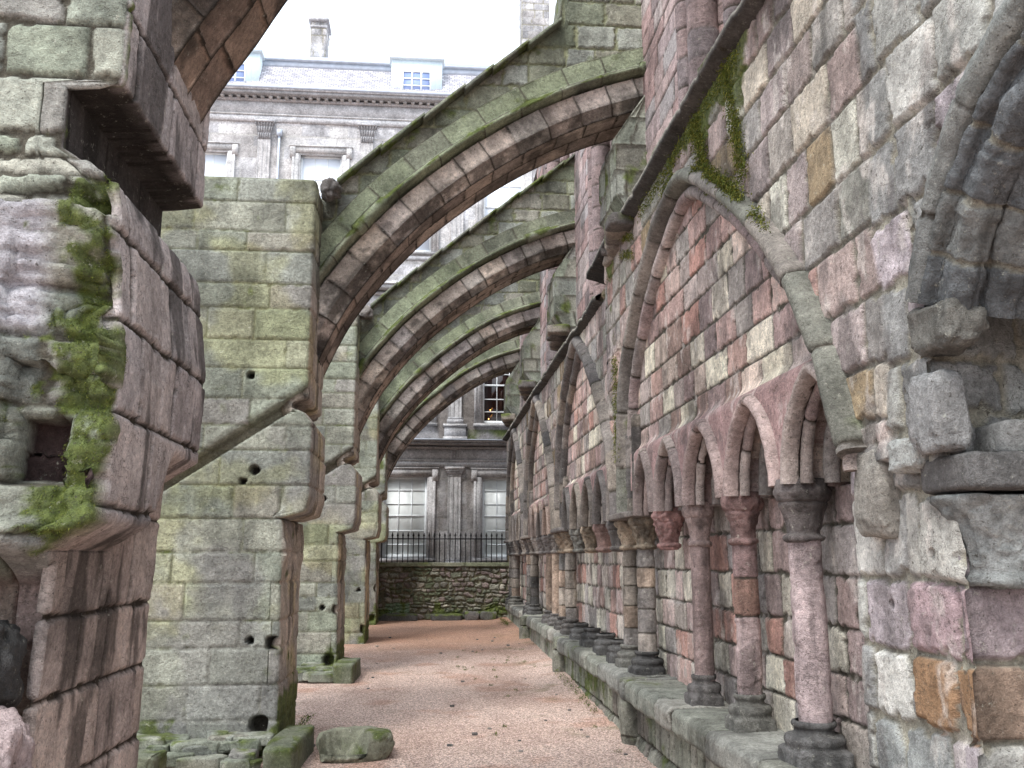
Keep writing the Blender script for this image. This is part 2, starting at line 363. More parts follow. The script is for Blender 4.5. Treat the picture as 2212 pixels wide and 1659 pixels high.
def gravel_mat():
    m, nt, b = newmat('pink_gravel'); N, Lk = nt.nodes, nt.links
    geo = N.new('ShaderNodeNewGeometry')
    at = N.new('ShaderNodeAttribute'); at.attribute_name = 'Col'
    vo = N.new('ShaderNodeTexVoronoi'); vo.inputs['Scale'].default_value = 95; Lk.new(geo.outputs['Position'], vo.inputs['Vector'])
    sp = N.new('ShaderNodeSeparateColor'); Lk.new(vo.outputs['Color'], sp.inputs[0])
    cr = N.new('ShaderNodeValToRGB'); e = cr.color_ramp.elements
    e[0].position = 0; e[0].color = (0.42, 0.40, 0.40, 1); e[1].position = 1; e[1].color = (1.6, 1.6, 1.58, 1)
    for p, c in ((0.22, (0.62, 0.55, 0.52, 1)), (0.5, (0.98, 0.92, 0.88, 1)), (0.8, (1.25, 1.2, 1.14, 1))):
        k = e.new(p); k.color = c
    Lk.new(sp.outputs[0], cr.inputs[0])
    vm = N.new('ShaderNodeVectorMath'); vm.operation = 'MULTIPLY'; Lk.new(at.outputs['Color'], vm.inputs[0]); Lk.new(cr.outputs[0], vm.inputs[1])
    dk = N.new('ShaderNodeMapRange'); dk.inputs[1].default_value = 0.0; dk.inputs[2].default_value = 0.6; dk.inputs[3].default_value = 1.1; dk.inputs[4].default_value = 0.72
    Lk.new(vo.outputs['Distance'], dk.inputs[0])
    v2 = N.new('ShaderNodeVectorMath'); v2.operation = 'SCALE'; Lk.new(vm.outputs[0], v2.inputs[0]); Lk.new(dk.outputs[0], v2.inputs['Scale'])
    Lk.new(v2.outputs[0], b.inputs['Base Color']); b.inputs['Roughness'].default_value = 0.85; b.inputs['Specular IOR Level'].default_value = 0.2
    bp = N.new('ShaderNodeBump'); bp.invert = True; bp.inputs['Strength'].default_value = 0.9; bp.inputs['Distance'].default_value = 0.012
    Lk.new(vo.outputs['Distance'], bp.inputs['Height']); Lk.new(bp.outputs[0], b.inputs['Normal'])
    return m
M_GRAVEL = gravel_mat()
def leaf_mat():
    m, nt, b = newmat('moss_and_leaves'); at = nt.nodes.new('ShaderNodeAttribute'); at.attribute_name = 'Col'
    nt.links.new(at.outputs['Color'], b.inputs['Base Color']); b.inputs['Roughness'].default_value = 0.8; b.inputs['Specular IOR Level'].default_value = 0.2
    return m
M_LEAF = leaf_mat()

# ------------------------------------------------------------------ ground
def ground_z(x, y):
    x = np.asarray(x, float); y = np.asarray(y, float)
    g = 0.13 + 0.012 * (y - 7) + 0.012 * (fbm(x, y, seed=4, oct=3, f=0.9) - 0.5) * 2
    g = g + 0.05 * ss(1.25, 1.8, x) * ss(8, 12, y)
    return np.clip(g, -0.2, 0.36)
def build_ground():
    xs = np.r_[np.linspace(-60, -3, 20), np.linspace(-2.9, 2.2, 90), np.linspace(2.4, 60, 20)]
    ys = np.r_[np.linspace(-60, 1, 20), np.linspace(1.2, 21.6, 260), np.linspace(22.5, 90, 20)]
    Y, X = np.meshgrid(ys, xs, indexing='ij')
    Z = ground_z(X, Y)
    Z = np.where((Y > 21.4) | (X > 2.15), -0.05, Z)
    base = lin((226, 204, 193)) * np.ones(X.shape + (1,))
    n = fbm(X, Y, seed=8, oct=5, f=1.1)
    rust = lin((176, 134, 106))
    base = mixc(base, lin((192, 166, 154)), ss(0.45, 0.7, n) * 0.4)
    base = mixc(base, rust, ss(13.2, 16.8, Y + 1.5 * (n - 0.5)) * 0.75)
    base = mixc(base, lin((196, 156, 136)), ss(0.56, 0.75, fbm(X, Y, seed=18, oct=5, f=2.3)) * 0.6)
    wet = ss(0.5, 0.66, fbm(X * 1.6, Y * 0.5, seed=33, oct=5, f=1.3)); base = mixc(base, lin((168, 142, 130)), wet * 0.28)
    gr = ss(0.62, 0.78, fbm(X, Y, seed=28, oct=5, f=3.1)) * (0.15 + 0.85 * ss(0.8, 1.6, X)) * 0.6
    base = mixc(base, lin((110, 112, 62)), gr)
    P = np.stack([X, Y, Z], -1)
    M = Multi(); surf(M, P, Z * 0, base)
    o = M.build('gravel_ground', M_GRAVEL); tag(o, kind='structure')
build_ground()

# ------------------------------------------------------------------ flying buttresses
INTR = [(-1.12, 2.98), (-1.02, 3.24), (-0.72, 3.86), (-0.24, 4.48), (0.27, 4.95), (0.87, 5.37), (1.5, 5.69), (2.16, 5.91)]
INTR_NEAR = [(-1.30, 3.56), (-1.19, 3.79), (-1.08, 4.0), (-0.94, 4.23), (-0.71, 4.62), (-0.3, 5.1), (0.3, 5.6), (1.2, 6.1), (2.1, 6.4)]
MOSSPTS = []
def coping_z(x): return 5.66 + 0.83 * (x - 0.0) - 0.02 * x * x
def buttress(idx, y0, seed, step, dx=0.0, label='', xr0=-1.0, gr_moss=0.0):
    root = thing('flying_buttress', label, 'flying buttress', (-1.6 + dx, y0 + 0.3, 0.1), group='row of flying buttresses crossing the aisle')
    near = idx == 0
    # ---- arch ring
    ip = INTR_NEAR if near else [(a + dx, b) for a, b in INTR]
    pth, s = smooth_curve(ip, step)
    if dx and not near: pth[:, 0] = np.where(pth[:, 0] > 0, pth[:, 0] - dx * ss(0, 2, pth[:, 0]), pth[:, 0])
    T = np.gradient(pth, axis=0); T /= np.linalg.norm(T, axis=1, keepdims=True)
    Nn = np.stack([-T[:, 1], T[:, 0]], -1)            # outward (up-left)
    # profile (n, y): back soffit edge -> soffit -> chamfer -> face
    prof = [(0.10, 0.80), (0.0, 0.72), (0.0, 0.16), (0.09, 0.05), (0.29, 0.05), (0.305, 0.09)]
    pr, v = resample(prof, step * 0.7)
    P = np.zeros((len(pr), len(pth), 3))
    P[..., 0] = pth[None, :, 0] + Nn[None, :, 0] * pr[:, None, 0]
    P[..., 2] = pth[None, :, 1] + Nn[None, :, 1] * pr[:, None, 0]
    P[..., 1] = y0 + pr[:, None, 1]
    U = np.tile(s[None, :], (len(pr), 1)); V = np.tile(v[:, None], (1, len(pth)))
    cs = [-0.01, 0.128, 0.41, 0.69, 1.3]
    h, c, inf = masonry(U, V, cs, seed=seed, joint=0.004, rad=0.012, depth=0.014, rough=0.004, warp=0.003, chip=0.004, pals=[P_SOFF, P_SOFF, P_SOFF, P_FACE],
                        mortar=MORTAR_DK, Ls=[(0.3, 0.4)] * 3 + [(0.25, 0.36)], cvar=0.2)
    chm = ss(0.60, 0.70, V) * (1 - ss(0.84, 0.88, V))     # chamfer carries the black crust
    n = fbm(P[..., 0], P[..., 1], P[..., 2], seed=seed + 40, oct=5, f=3.0)
    n2 = fbm(P[..., 0], P[..., 1], P[..., 2], seed=seed + 41, oct=5, f=9)
    sm = np.clip(ss(0.52, 0.62, n) * (0.75 - 0.5 * ss(0.86, 0.95, V)) + chm * ss(0.36, 0.56, n2) * 0.8, 0, 1)
    sm = np.maximum(sm, ss(0.62, 0.68, n2) * 0.7 * ss(0.86, 0.92, V))
    sm = np.maximum(sm, 0.8 * (1 - ss(0.01, 0.03, inf['du'])) * ss(0.45, 0.6, n2))
    if near: sm = np.maximum(sm, ss(0.46, 0.56, n) * 0.8); c = c * np.array([0.80, 0.72, 0.66])
    c = mixc(c, SOOT_BLACK, sm * 0.74)
    M = Multi(); surf(M, P, h, c, flip=True)
    ring = M.build('arch_ring', M_STONE, root)
    # ---- hood mould and extrados band
    prof = [(0.29, 0.12), (0.30, 0.03), (0.315, -0.03), (0.335, -0.045), (0.36, -0.04), (0.372, -0.01), (0.378, 0.012), (0.385, 0.02), (0.56, 0.02), (0.58, 0.06), (0.58, 0.74), (0.52, 0.8), (0.10, 0.80)]
    pr, v = resample(prof, step * 0.6)
    P = np.zeros((len(pr), len(pth), 3))
    P[..., 0] = pth[None, :, 0] + Nn[None, :, 0] * pr[:, None, 0]
    P[..., 2] = pth[None, :, 1] + Nn[None, :, 1] * pr[:, None, 0]
    P[..., 1] = y0 + pr[:, None, 1]
    U = np.tile(s[None, :], (len(pr), 1)) + 0.1; V = np.tile(v[:, None], (1, len(pth)))
    h, c, inf = masonry(U, V, [-0.01, 0.262, 0.46, 0.8, 1.15, 1.5, 2.5], seed=seed + 2, joint=0.004, rad=0.01, depth=0.01, rough=0.004, warp=0.002, chip=0.004,
                        pals=[P_HOOD, P_HOOD, P_GREENDK, P_GREENDK, P_GREENDK, P_GREENDK], mortar=MORTAR_D, Ls=[(0.38, 0.5), (0.34, 0.46)] + [(0.3, 0.5)] * 4)
    gap = (V < 0.27) & (np.sin(U * 2.1 + seed) > 0.93)
    h = h - np.where(gap & (V > 0.08), 0.03, 0)
    c, h = moss(c, P, 0.30 + 0.28 * ss(0.12, 0.2, V) * (1 - ss(0.24, 0.30, V)) + 0 * V, seed=seed, h=h, thick=0.003)
    M = Multi(); surf(M, P, h, c, flip=True)
    M.build('hood_mould', M_STONE, root)
    # ---- masonry over the arch
    ext = pth + Nn * 0.5
    xs = np.arange(-1.12 + dx, 2.02, step)
    zl = np.interp(xs, ext[:, 0], ext[:, 1])
    zt = coping_z(xs - dx) + (0.6 if near else 0)
    zt = np.maximum(zt, zl + 0.02)
    if idx == 1:
        st = np.interp(xs, [1.12, 1.2, 1.28, 1.45, 1.5, 2.02], [0, 0.16, 0.75, 0.8, 0.9, 1.1]); zt = zt + st
    zt = zt + 0.03 * (fbm(xs, xs * 0, seed=seed, oct=3, f=6) - 0.5)
    nz = int(2.6 / step)
    nb = max(4, int(0.66 / (step * 2.5)))
    rows = []
    for k in range(nz): rows.append((k / (nz - 1), 0.075))
    for k in range(1, nb): rows.append((1.0, 0.075 + 0.64 * k / nb))
    for k in range(nz // 2): rows.append((1 - k / (nz // 2 - 1), 0.72))
    R = np.array(rows)
    P = np.zeros((len(R), len(xs), 3))
    P[..., 0] = xs[None]; P[..., 1] = y0 + R[:, None, 1]
    P[..., 2] = zl[None] * (1 - R[:, None, 0]) + zt[None] * R[:, None, 0]
    topd = (R[:, None, 1] - 0.075) * (np.abs(R[:, None, 1] - 0.39) < 0.32)
    U = P[..., 0] + (R[:, None, 1] > 0.7) * 5.0; V = P[..., 2] + topd
    h, c, inf = masonry(U, V, courses(2.8, 9.5, 0.18, 0.27, seed + 4), L=(0.24, 0.46), seed=seed + 5, joint=0.007, rad=0.02, depth=0.02, rough=0.007, warp=0.012, chip=0.01,
                        palette=np.vstack([P_GREENDK, P_GREEN[3:6]]), mortar=lin((134, 136, 108)))
    c, h = moss(c, P, 0.34 + 0.14 * ss(0.16, 0.0, zt[None] - P[..., 2]), seed=seed + 6, h=h, thick=0.006)
    M = Multi(); surf(M, P, h, c)
    M.build('spandrel_wall', M_STONE, root)
    # ---- coping slabs on the slope
    M = Multi(); x = -0.86 + dx; k = 0; r = random.Random(seed)
    xe = 1.15 if idx == 1 else 2.0
    while x < xe:
        L = r.uniform(0.26, 0.4); x1 = min(x + L, 2.0)
        up = 0.6 if near else 0
        za, zb = coping_z(x - dx) - 0.005 + up, coping_z(x1 - dx) + 0.03 + up
        nx_, ny_ = 16, 16
        loop, _ = resample([(-0.045, -0.012), (0.84, -0.012), (0.84, 0.03), (-0.045, 0.03)], 0.05, True)
        loop[:, 0] -= 0
        tt = np.linspace(0, 1, nx_)
        Q = np.zeros((nx_, len(loop), 3)); th = 1 - 0.35 * tt
        Q[..., 0] = (x + (x1 - x) * tt)[:, None]
        Q[..., 1] = y0 + loop[None, :, 0] * 1.0
        Q[..., 2] = (za + (zb - za) * tt)[:, None] + loop[None, :, 1] * 1.3 * th[:, None]
        wob = fbm(Q[..., 0] * 1.0, Q[..., 1], Q[..., 2], seed=seed + k, oct=3, f=14) - 0.5
        Q[..., 1] += wob * 0.03; Q[..., 2] += wob * 0.02
        col = P_GREENDK[k % len(P_GREENDK)] * (0.75 + 0.3 * wob[..., None]) * np.ones(3)
        col, _ = moss(col, Q, 0.5 + 0 * wob, seed=seed + 9)
        M.add(Q, grid_faces(nx_, len(loop), wrapx=True), col)
        b0 = len(loop)
        for e, rev in ((Q[0], False), (Q[-1], True)):
            m = e.mean(0); vv = np.vstack([e, m[None]]); i = np.arange(b0)
            ff = np.stack([i, (i + 1) % b0, np.full(b0, b0)], -1)
            M.add(vv, ff if not rev else ff[:, ::-1], col[0, 0])
        x = x1 - 0.01; k += 1
        if x1 >= xe: break
    M.build('coping', M_STONE, root)
    # ---- pier
    yf, yb = y0 - 0.43, y0 + 0.86
    zt0 = 4.78 if not near else 5.6
    xl = -2.45 + dx
    fine = step
    def seg(a, b, st):
        n = max(2, int(round(abs(np.linalg.norm(np.subtract(b, a))) / st))); t = np.linspace(0, 1, n, endpoint=False)[:, None]
        return np.array(a) * (1 - t) + np.array(b) * t
    rc = 0.022
    cornr = [( -rc * (1 - math.sin(a)), rc * (1 - math.cos(a))) for a in np.linspace(0, math.pi / 2, 6)]
    xr = -1.0 + dx
    loop = np.vstack([seg((xl, yf), (xl + 0.5, yf), fine * 2 if near else fine), seg((xl + 0.5, yf), (xr - rc, yf), fine), [(xr + a, yf + b) for a, b in cornr[:-1]],
                      seg((xr, yf + rc), (xr, yb), fine), seg((xr, yb), (xl, yb), fine * 5), seg((xl, yb), (xl, yf), fine * 5)])
    du_ = np.linalg.norm(np.diff(np.vstack([loop, loop[:1]]), axis=0), axis=1); per = np.r_[0, np.cumsum(du_)[:-1]]
    zs = np.arange(-0.1, zt0 + 1e-6, fine)
    Zg, _ = np.meshgrid(zs, per, indexing='ij'); Ug = np.tile(per[None], (len(zs), 1))
    P = np.zeros(Zg.shape + (3,)); P[..., 0] = loop[None, :, 0]; P[..., 1] = loop[None, :, 1]; P[..., 2] = Zg
    rg = fbm(P[..., 1], P[..., 2], seed=seed + 60, oct=4, f=3.0) - 0.5
    if near:
        key = [(-1, -0.14), (1.0, -0.13), (1.64, -0.10), (1.74, 0.06), (2.3, 0.07), (2.9, 0.02), (2.98, 0.0), (3.05, -0.08), (3.12, -0.19), (3.37, -0.19), (3.385, 0.0), (9, 0.0)]
    else:
        key = [(-1, -0.12), (0.38, -0.12), (1.0, -0.13), (1.9, -0.15), (1.93, -0.19), (1.98, 0.02), (2.1, 0.05), (2.68, 0.045), (2.76, -0.02), (2.80, -0.13), (2.86, -0.13), (2.9, 0.0), (9, 0.0)]
    Zk = Zg - (0.33 * ss(3.9, 4.25, P[..., 1]) * (1 - ss(2.3, 2.8, Zg)) if near else 0)
    rgx = np.interp(Zk, [k[0] for k in key], [k[1] for k in key])
    wgt = ss(xr - (0.34 if near else 0.26), xr - 0.02, P[..., 0])
    broken = ss(1.25, 1.5, Zg) * (1 - ss(1.9, 2.0, Zg)) if not near else 0 * Zg
    side = ss(xr - 0.01, xr, P[..., 0]); 
    P[..., 0] += wgt * rgx + side * broken * 0.10 * rg * (1.0)
    lower = 1 - ss(1.94, 1.99, Zg)
    back = ss(yb - 0.28, yb - 0.22, P[..., 1]) * side
    P[..., 0] -= back * (0.06 + 0.10 * lower * (0.3 + ss(0.4, 0.7, fbm(P[..., 1], Zg * 2.2, seed=seed + 3, oct=2, f=2)))) * (0 if near else 1)
    front = (P[..., 1] < yf + 0.01).astype(float) * (per[None] < (xr - xl) + 0.03)
    if near:
        L_ = (0.24, 0.42); cs = [-0.2, 0.15, 0.42, 0.72, 0.96, 1.3, 1.68, 1.86, 2.14, 2.38, 2.56, 2.92, 3.0, 3.08, 3.17, 3.4, 3.62, 3.86, 4.1, 4.4, 4.7, 5.0, 5.4, 5.8]
        h, c, inf = masonry(Ug, Zg, cs, L=L_, seed=seed + 7, joint=0.005, rad=0.02, depth=0.02, rough=0.006, warp=0.008, chip=0.008, palette=P_GREEN, mortar=MORTAR_D)
        cs2 = [-0.2, 0.2, 0.5, 0.8, 1.12, 1.4, 1.78, 2.12, 2.46, 2.8, 3.0, 3.38, 3.7, 4.1, 4.5, 5, 6]
        # joints on the flank lean with the vault springing
        h2, c2, _ = masonry(Ug, Zg, cs2, L=(0.3, 0.6), seed=seed + 8, joint=0.005, rad=0.014, depth=0.016, rough=0.005, warp=0.01, chip=0.008, palette=pal((188,172,166),(178,164,160),(194,176,168),(172,160,156),(184,168,164), k=0.6), mortar=MORTAR_DK, cvar=0.16)
        h = h * (1 - side) + h2 * side; c = c * (1 - side[..., None]) + c2 * side[..., None]
    else:
        h, c, inf = masonry(Ug, Zg, courses(-0.1, 6, 0.17, 0.29, seed + 12), L=(0.34, 0.82), seed=seed + 7, joint=0.004, rad=0.016, depth=0.013, rough=0.005, warp=0.003, chip=0.006, palette=P_GREEN,
                            mortar=lin((120, 122, 104)))
        pk = P_SOFF[(inf['r'] * 4.99).astype(int)] * 1.4 * (0.8 + 0.4 * inf['m'])[..., None]
        sidec = side * (1 - ss(3.6, 4.2, Zg)) * (0.7 + 0 * Zg)
        c = mixc(c, pk, sidec)
    x, z = P[..., 0], Zg
    if near:
        nt = side * ss(3.03, 3.1, Zk) * (1 - ss(3.385, 3.4, Zk)); h = h * (1 - nt); c = mixc(c, SOOT_BLACK * (0.5 + 0.9 * inf['m'])[..., None], nt * 0.9)  # whole notch recess smoothed and coloured near-black
        lowf = side * (1 - ss(1.66, 1.76, Zk)); c = mixc(c, c * (lin((164,150,140)) / lin((170,160,154))), lowf)
    if not near:
        yl = ss(0.5, 0.62, fbm(x + P[..., 1], z, seed=seed + 90, oct=5, f=1.8)); c = mixc(c, c * (lin((188,184,120)) / lin((168,168,146))), yl * 0.38)
        gy = ss(0.5, 0.62, fbm(x + P[..., 1], z, seed=seed + 91, oct=5, f=1.5)) * ss(3.2, 2.2, z); c = mixc(c, lin((136,134,132)) * (0.8 + 0.4 * inf['m'])[..., None], gy * 0.6)
    # vertical mouldings of the flank
    if not near:
        for yy in (yf + 0.45, yf + 0.62, yf + 0.98): h = h - side * 0.022 * np.exp(-((P[..., 1] - yy) / 0.014) ** 2) * (1 - ss(1.9, 2.0, Zg) * 0.3)
    else:
        for yy in (yf + 0.55, yf + 0.95): h = h - side * 0.012 * np.exp(-((P[..., 1] - yy - 0.04 * rg) / 0.012) ** 2)
    nS = fbm(P[..., 0] * 1.0, P[..., 1], P[..., 2] * 0.25, seed=seed + 13, oct=5, f=6)
    c = mixc(c, SOOT_BLACK, side * ss(0.54, 0.64, nS) * (0.7 if near else 0.6))
    if not near:
        # sloping roof chase
        x0, z0_, x1, z1_ = xr - 0.02, 2.9, xr - 1.3, 2.03
        dd = (z - z0_) * (x1 - x0) - (x - x0) * (z1_ - z0_); dd = -dd / math.hypot(x1 - x0, z1_ - z0_)
        g = front * ss(-0.05, -0.035, dd) * (1 - ss(0.03, 0.06, dd))
        h = h - g * 0.11 + front * 0.012 * np.exp(-((dd - 0.10) / 0.03) ** 2)
        c = mixc(c, lin((112, 104, 84)), g * 0.6)
        holes = [(-1.45, 3.07, 0.03), (-1.38, 2.30, 0.040), (-1.47, 2.21, 0.028), (-1.35, 0.98, 0.03), (-1.18, 0.96, 0.055), (-1.25, 0.36, 0.07)]
        for hx, hz, hr in holes[(0 if idx == 1 else 1):]:
            jj = (seed % 7) * 0.02 * (idx > 1)
            ax_, az_ = np.maximum(0, np.abs(x - hx - dx - jj) + 0.02 * (inf['n'] - 0.5)), np.abs(z - hz - jj)
            m = ss(hr * 1.05, hr * 0.75, (ax_ ** 3 + az_ ** 3) ** (1 / 3) if hr > 0.05 else np.hypot(ax_, az_)) * front
            h = h - m * 0.10; c = mixc(c, lin((52, 48, 42)), m)
    else:
        # putlog socket + torn, mossy stones on the front
        n = fbm(x, z, P[..., 1], seed=seed + 30, oct=5, f=3.2)
        torn = front * ss(1.56, 1.7, z + 0.12 * (n - 0.5)) * (1 - ss(2.95, 3.05, z))
        ridged = 1 - np.abs(2 * fbm(x * 1.1, z * 1.6, seed=seed + 31, oct=5, f=3.4) - 1)
        fr = fbm(x, z * 3.2, seed=seed + 33, oct=5, f=7)
        fr2 = fbm(x * 1.0, z * 1.8, seed=seed + 35, oct=5, f=16)
        m0_ = ss(0.10, 0.085, np.maximum(np.abs(x - xr + 0.14), np.abs(z - 1.98) * 0.75))
        torn = torn * (1 - 0.9 * m0_)
        wx_ = 0.10 * (fbm(x, z, seed=seed + 36, oct=3, f=4) - 0.5)
        fc = facet(x + wx_, (z + wx_) * 1.3, seed + 37, 2.7, 0.9, 0.7); fc2 = facet(x + wx_, (z + wx_) * 2.2, seed + 38, 11, 0.7, 0.6)
        P[..., 1] -= torn * (-0.02 + 0.11 * fc + 0.022 * fc2 + 0.012 * (fr - 0.5) + 0.02 * (fr2 - 0.5) + 0.007 * (fbm(x, z, seed=seed + 29, oct=3, f=38) - 0.5)) + front * (1 - ss(1.5, 1.62, z)) * (-0.12)
        edge = front * ss(xr - 0.22, xr - 0.02, x)
        P[..., 1] += edge * torn * (0.03 + 0.20 * np.clip(0.8 - facet(x, z * 1.2, seed + 39, 7, 0.6, 0.8), 0, 1))
        P[..., 0] -= edge * torn * 0.06 * ss(0.4, 0.6, fbm(x * 0 + 3, z, seed=seed + 32, oct=4, f=5))
        over = front * np.exp(-((z - 1.66) / 0.06) ** 2) * ss(0.2, 0.5, n); P[..., 1] -= over * 0.10
        h = h * (1 - 0.45 * torn) - torn * 0.012 * ss(0.03, 0.0, inf['d'])
        c = mixc(c, MORTAR_D, torn * 0.6 * (1 - ss(0.0, 0.016, inf['d'])))
        slate = torn * ss(0.36, 0.42, z - 2.0) * (1 - ss(0.84, 0.90, z - 2.0)) * (1 - ss(xr - 0.22, xr - 0.12, x))
        c = mixc(c, lin((176, 172, 178)) * (0.75 + 0.5 * fr[..., None]), slate * 0.8)
        c = mixc(c, lin((128, 98, 102)), slate * ss(xr - 0.42, xr - 0.52, x + 0.2 * (n - 0.5)) * 0.8)
        m = ss(0.085, 0.075, np.maximum(np.abs(x - xr + 0.14), np.abs(z - 1.98) * 0.75)) * front
        h = h - m * 0.13; c = mixc(c, lin((70, 56, 54)), m)
        mm = torn * (0.33 + 0.36 * ss(xr - 0.22, xr - 0.02, x) + 0.14 * ss(2.4, 1.9, z) - 0.12 * slate)
        mm = np.maximum(mm, front * 0.5 * ss(1.58, 1.64, z) * (1 - ss(1.75, 1.85, z)))
        mm = np.maximum(mm, 0.30 * front)
        c = mixc(c, lin((118, 88, 82)), front * (1 - ss(1.52, 1.6, z)) * 0.6)
        c, h = moss(c, P, mm * (1 - m * 0.6) + 0.01, seed=seed + 50, f=16, h=h, thick=0.004)
        m2 = 0.5 * side * ss(yf + 0.13, yf, P[..., 1]) * (z > 1.5)
        c, h = moss(c, P, m2 * 1.2, seed=seed + 51, h=h, thick=0.01)
    if not near:
        nm = 0.30 + 0.24 * ss(1.1, 0.5, z) * ss(xr - 0.35, xr, x) + 0.45 * side * (1 - ss(0.5, 0.62, z)) + 0.2 * ss(0.6, 0.2, z) + 0.12 * ss(4.2, 4.8, z) + gr_moss
        nm = nm + 0.08 * front * ss(0.02, 0.0, inf['dv'])
        c, h = moss(c, P, nm, seed=seed + 52, h=h, thick=0.003)
    M = Multi()
    P[..., 2] += 0
    Q = surf(M, P, h, c, wrapx=True)
    if near:
        gm = (c[..., 1] > c[..., 0] * 1.12) & (Q[..., 1] < 3.5) & (Q[..., 2] > 1.45) & (Q[..., 2] < 3.2)
        MOSSPTS.extend([tuple(p) + (1.0,) for p in Q[gm][::3]])
    # lid
    lid = Q[-1]; m = lid.mean(0); m[2] = zt0 + 0.01
    lid2 = lid * 0.9 + m * 0.1; lid2[:, 2] = zt0 + 0.012; nl = len(lid)
    V_ = np.vstack([lid, lid2, m[None]]); i = np.arange(nl); i2 = (i + 1) % nl
    F_ = np.vstack([np.stack([i, i2, i2 + nl, i + nl], -1), np.stack([i + nl, i2 + nl, np.full(nl, 2 * nl), np.full(nl, 2 * nl)], -1)])
    M.add(V_, F_, P_GREENDK[0])
    M.build('pier', M_STONE, root)
    # ---- weathered stub pier under the springing at the nave wall
    if not near:
        M = Multi(); xa, ya, yb2 = 1.68, y0 + 0.0, y0 + 0.8
        lp, per = resample([(2.06, ya), (xa, ya), (xa, yb2), (2.06, yb2)], step * 1.3)
        zz = np.arange(4.62, 6.02, step * 1.3)
        Zg = np.tile(zz[:, None], (1, len(lp))); P = np.zeros(Zg.shape + (3,)); P[..., 0] = lp[None, :, 0]; P[..., 1] = lp[None, :, 1]; P[..., 2] = Zg
        of = np.interp(Zg, [4.62, 4.9, 5.5, 6.0], [0.2, 0.0, 0.0, 0.34]); P[..., 0] = xa + of + (P[..., 0] - xa) * (2.06 - xa - of) / (2.06 - xa)
        h, c, inf = masonry(np.tile(per[None], (len(zz), 1)), Zg, [4.5, 4.72, 4.92, 5.16, 5.42, 5.7, 6.1], L=(0.18, 0.34), seed=seed + 70, joint=0.006, palette=P_GREEN * 0.8, mortar=MORTAR_D, rad=0.018)
        c, h = moss(c, P, 0.42 + 0 * h, seed=seed + 71, h=h, thick=0.004)
        surf(M, P, h, c)
        M.build('corbel_pier', M_STONE, root)
        # rough sloping ledge at its foot
        M = Multi(); r = random.Random(seed + 5)
        for k in range(7):
            rock(M, (1.74 + 0.03 * k, y0 + 0.0 + 0.16 * k, 4.66 + 0.02 * r.uniform(-1, 1)), (0.3, 0.26, 0.12 + 0.05 * r.random()), seed + k, P_OLD, rot=r.uniform(-0.4, 0.4), mossy=0.6, n=14)
        M.build('ledge', M_STONE, root)
        # gargoyle stub on the pier head
        M = Multi(); rock(M, (xr - 0.0 + 0.09, y0 - 0.06, 4.84), (0.17, 0.22, 0.17), seed + 33, P_OLD, amp=0.6, sq=0.8, n=18, mossy=0.3)
        M.build('gargoyle', M_STONE, root)
        # head block joining pier and arch
    return root
buttress(0, 3.83, 11, 0.010, dx=-0.2, label='nearest flying buttress, left foreground, its pier torn, mossy and cropped by the photo edge')
buttress(1, 8.0, 23, 0.014, label='second flying buttress, the largest complete arch, with a tall grey green pier')
buttress(2, 12.2, 37, 0.020, dx=0.05, label='third flying buttress, the middle one, seen directly beneath the largest arch')
buttress(3, 16.3, 41, 0.026, dx=0.12, label='fourth flying buttress, second from the palace end of the aisle')
buttress(4, 20.1, 59, 0.030, dx=0.10, label='farthest and smallest flying buttress, just in front of the iron railing', gr_moss=0.1)

# ------------------------------------------------------------------ nave wall (right)
WALL = thing('ruined_abbey_wall', 'long ruined wall of pink and grey sandstone with pointed blind arches along the right side', 'wall', (2.1, 12, 0.1))
BAY = 4.17
YT = [8.4 + BAY * k for k in range(-1, 4)]        # twin shaft centres
TW = [4.2, 8.40, 12.72, 16.9, 20.75]
RIB0 = [(8.44, 2.0), (8.42, 2.6), (8.25, 3.22), (7.72, 3.75), (7.1, 4.1), (6.53, 4.28), (6.15, 4.3), (5.72, 4.1), (5.0, 3.63), (4.38, 3.08), (4.02, 2.58), (3.84, 2.18), (3.78, 2.04)]
def rib_pts(b):
    if b == 0: return RIB0
    y0_ = TW[b]; y1_ = TW[b + 1]
    a = y0_ + 0.38; e = y1_ + 0.0
    L = e - a
    base = [(0.0, 2.0), (0.05, 2.6), (0.16, 3.15), (0.35, 3.75), (0.52, 4.14), (0.60, 4.24), (0.72, 4.0), (0.88, 3.55), (0.97, 2.95), (1.0, 2.4), (1.0, 2.0)]
    return [(a + L * t, z) for t, z in base][::-1]
def in_poly(Y, Z, poly):
    res = np.zeros(Y.shape, bool); n = len(poly)
    for i in range(n):
        (y1, z1), (y2, z2) = poly[i], poly[(i + 1) % n]
        if z1 == z2: continue
        c = ((z1 > Z) != (z2 > Z)) & (Y < (y2 - y1) * (Z - z1) / (z2 - z1) + y1); res ^= c
    return res
ARC = []     # (bay, centre, half width, col left y, col right y)
SUBCOL = {0: [4.6, 5.52, 6.44, 7.28], 1: [9.22, 10.0, 10.8, 11.62], 2: [13.75, 14.5, 15.25, 16.0], 3: [18.0, 18.7, 19.4, 20.0]}
for b in range(4):
    ends = [3.72 if b == 0 else TW[b] + 0.42] + SUBCOL[b] + [TW[b + 1] - 0.38]
    for k in range(5): ARC.append((b, (ends[k] + ends[k + 1]) / 2, (ends[k + 1] - ends[k]) / 2 - 0.085))
ZS = 1.97
def arch_half(z, hw, top=0.52):
    R = (top * top + hw * hw) / (2 * hw); q = np.clip(R * R - (z - ZS) ** 2, 0, None)
    return np.sqrt(q) - (R - hw)
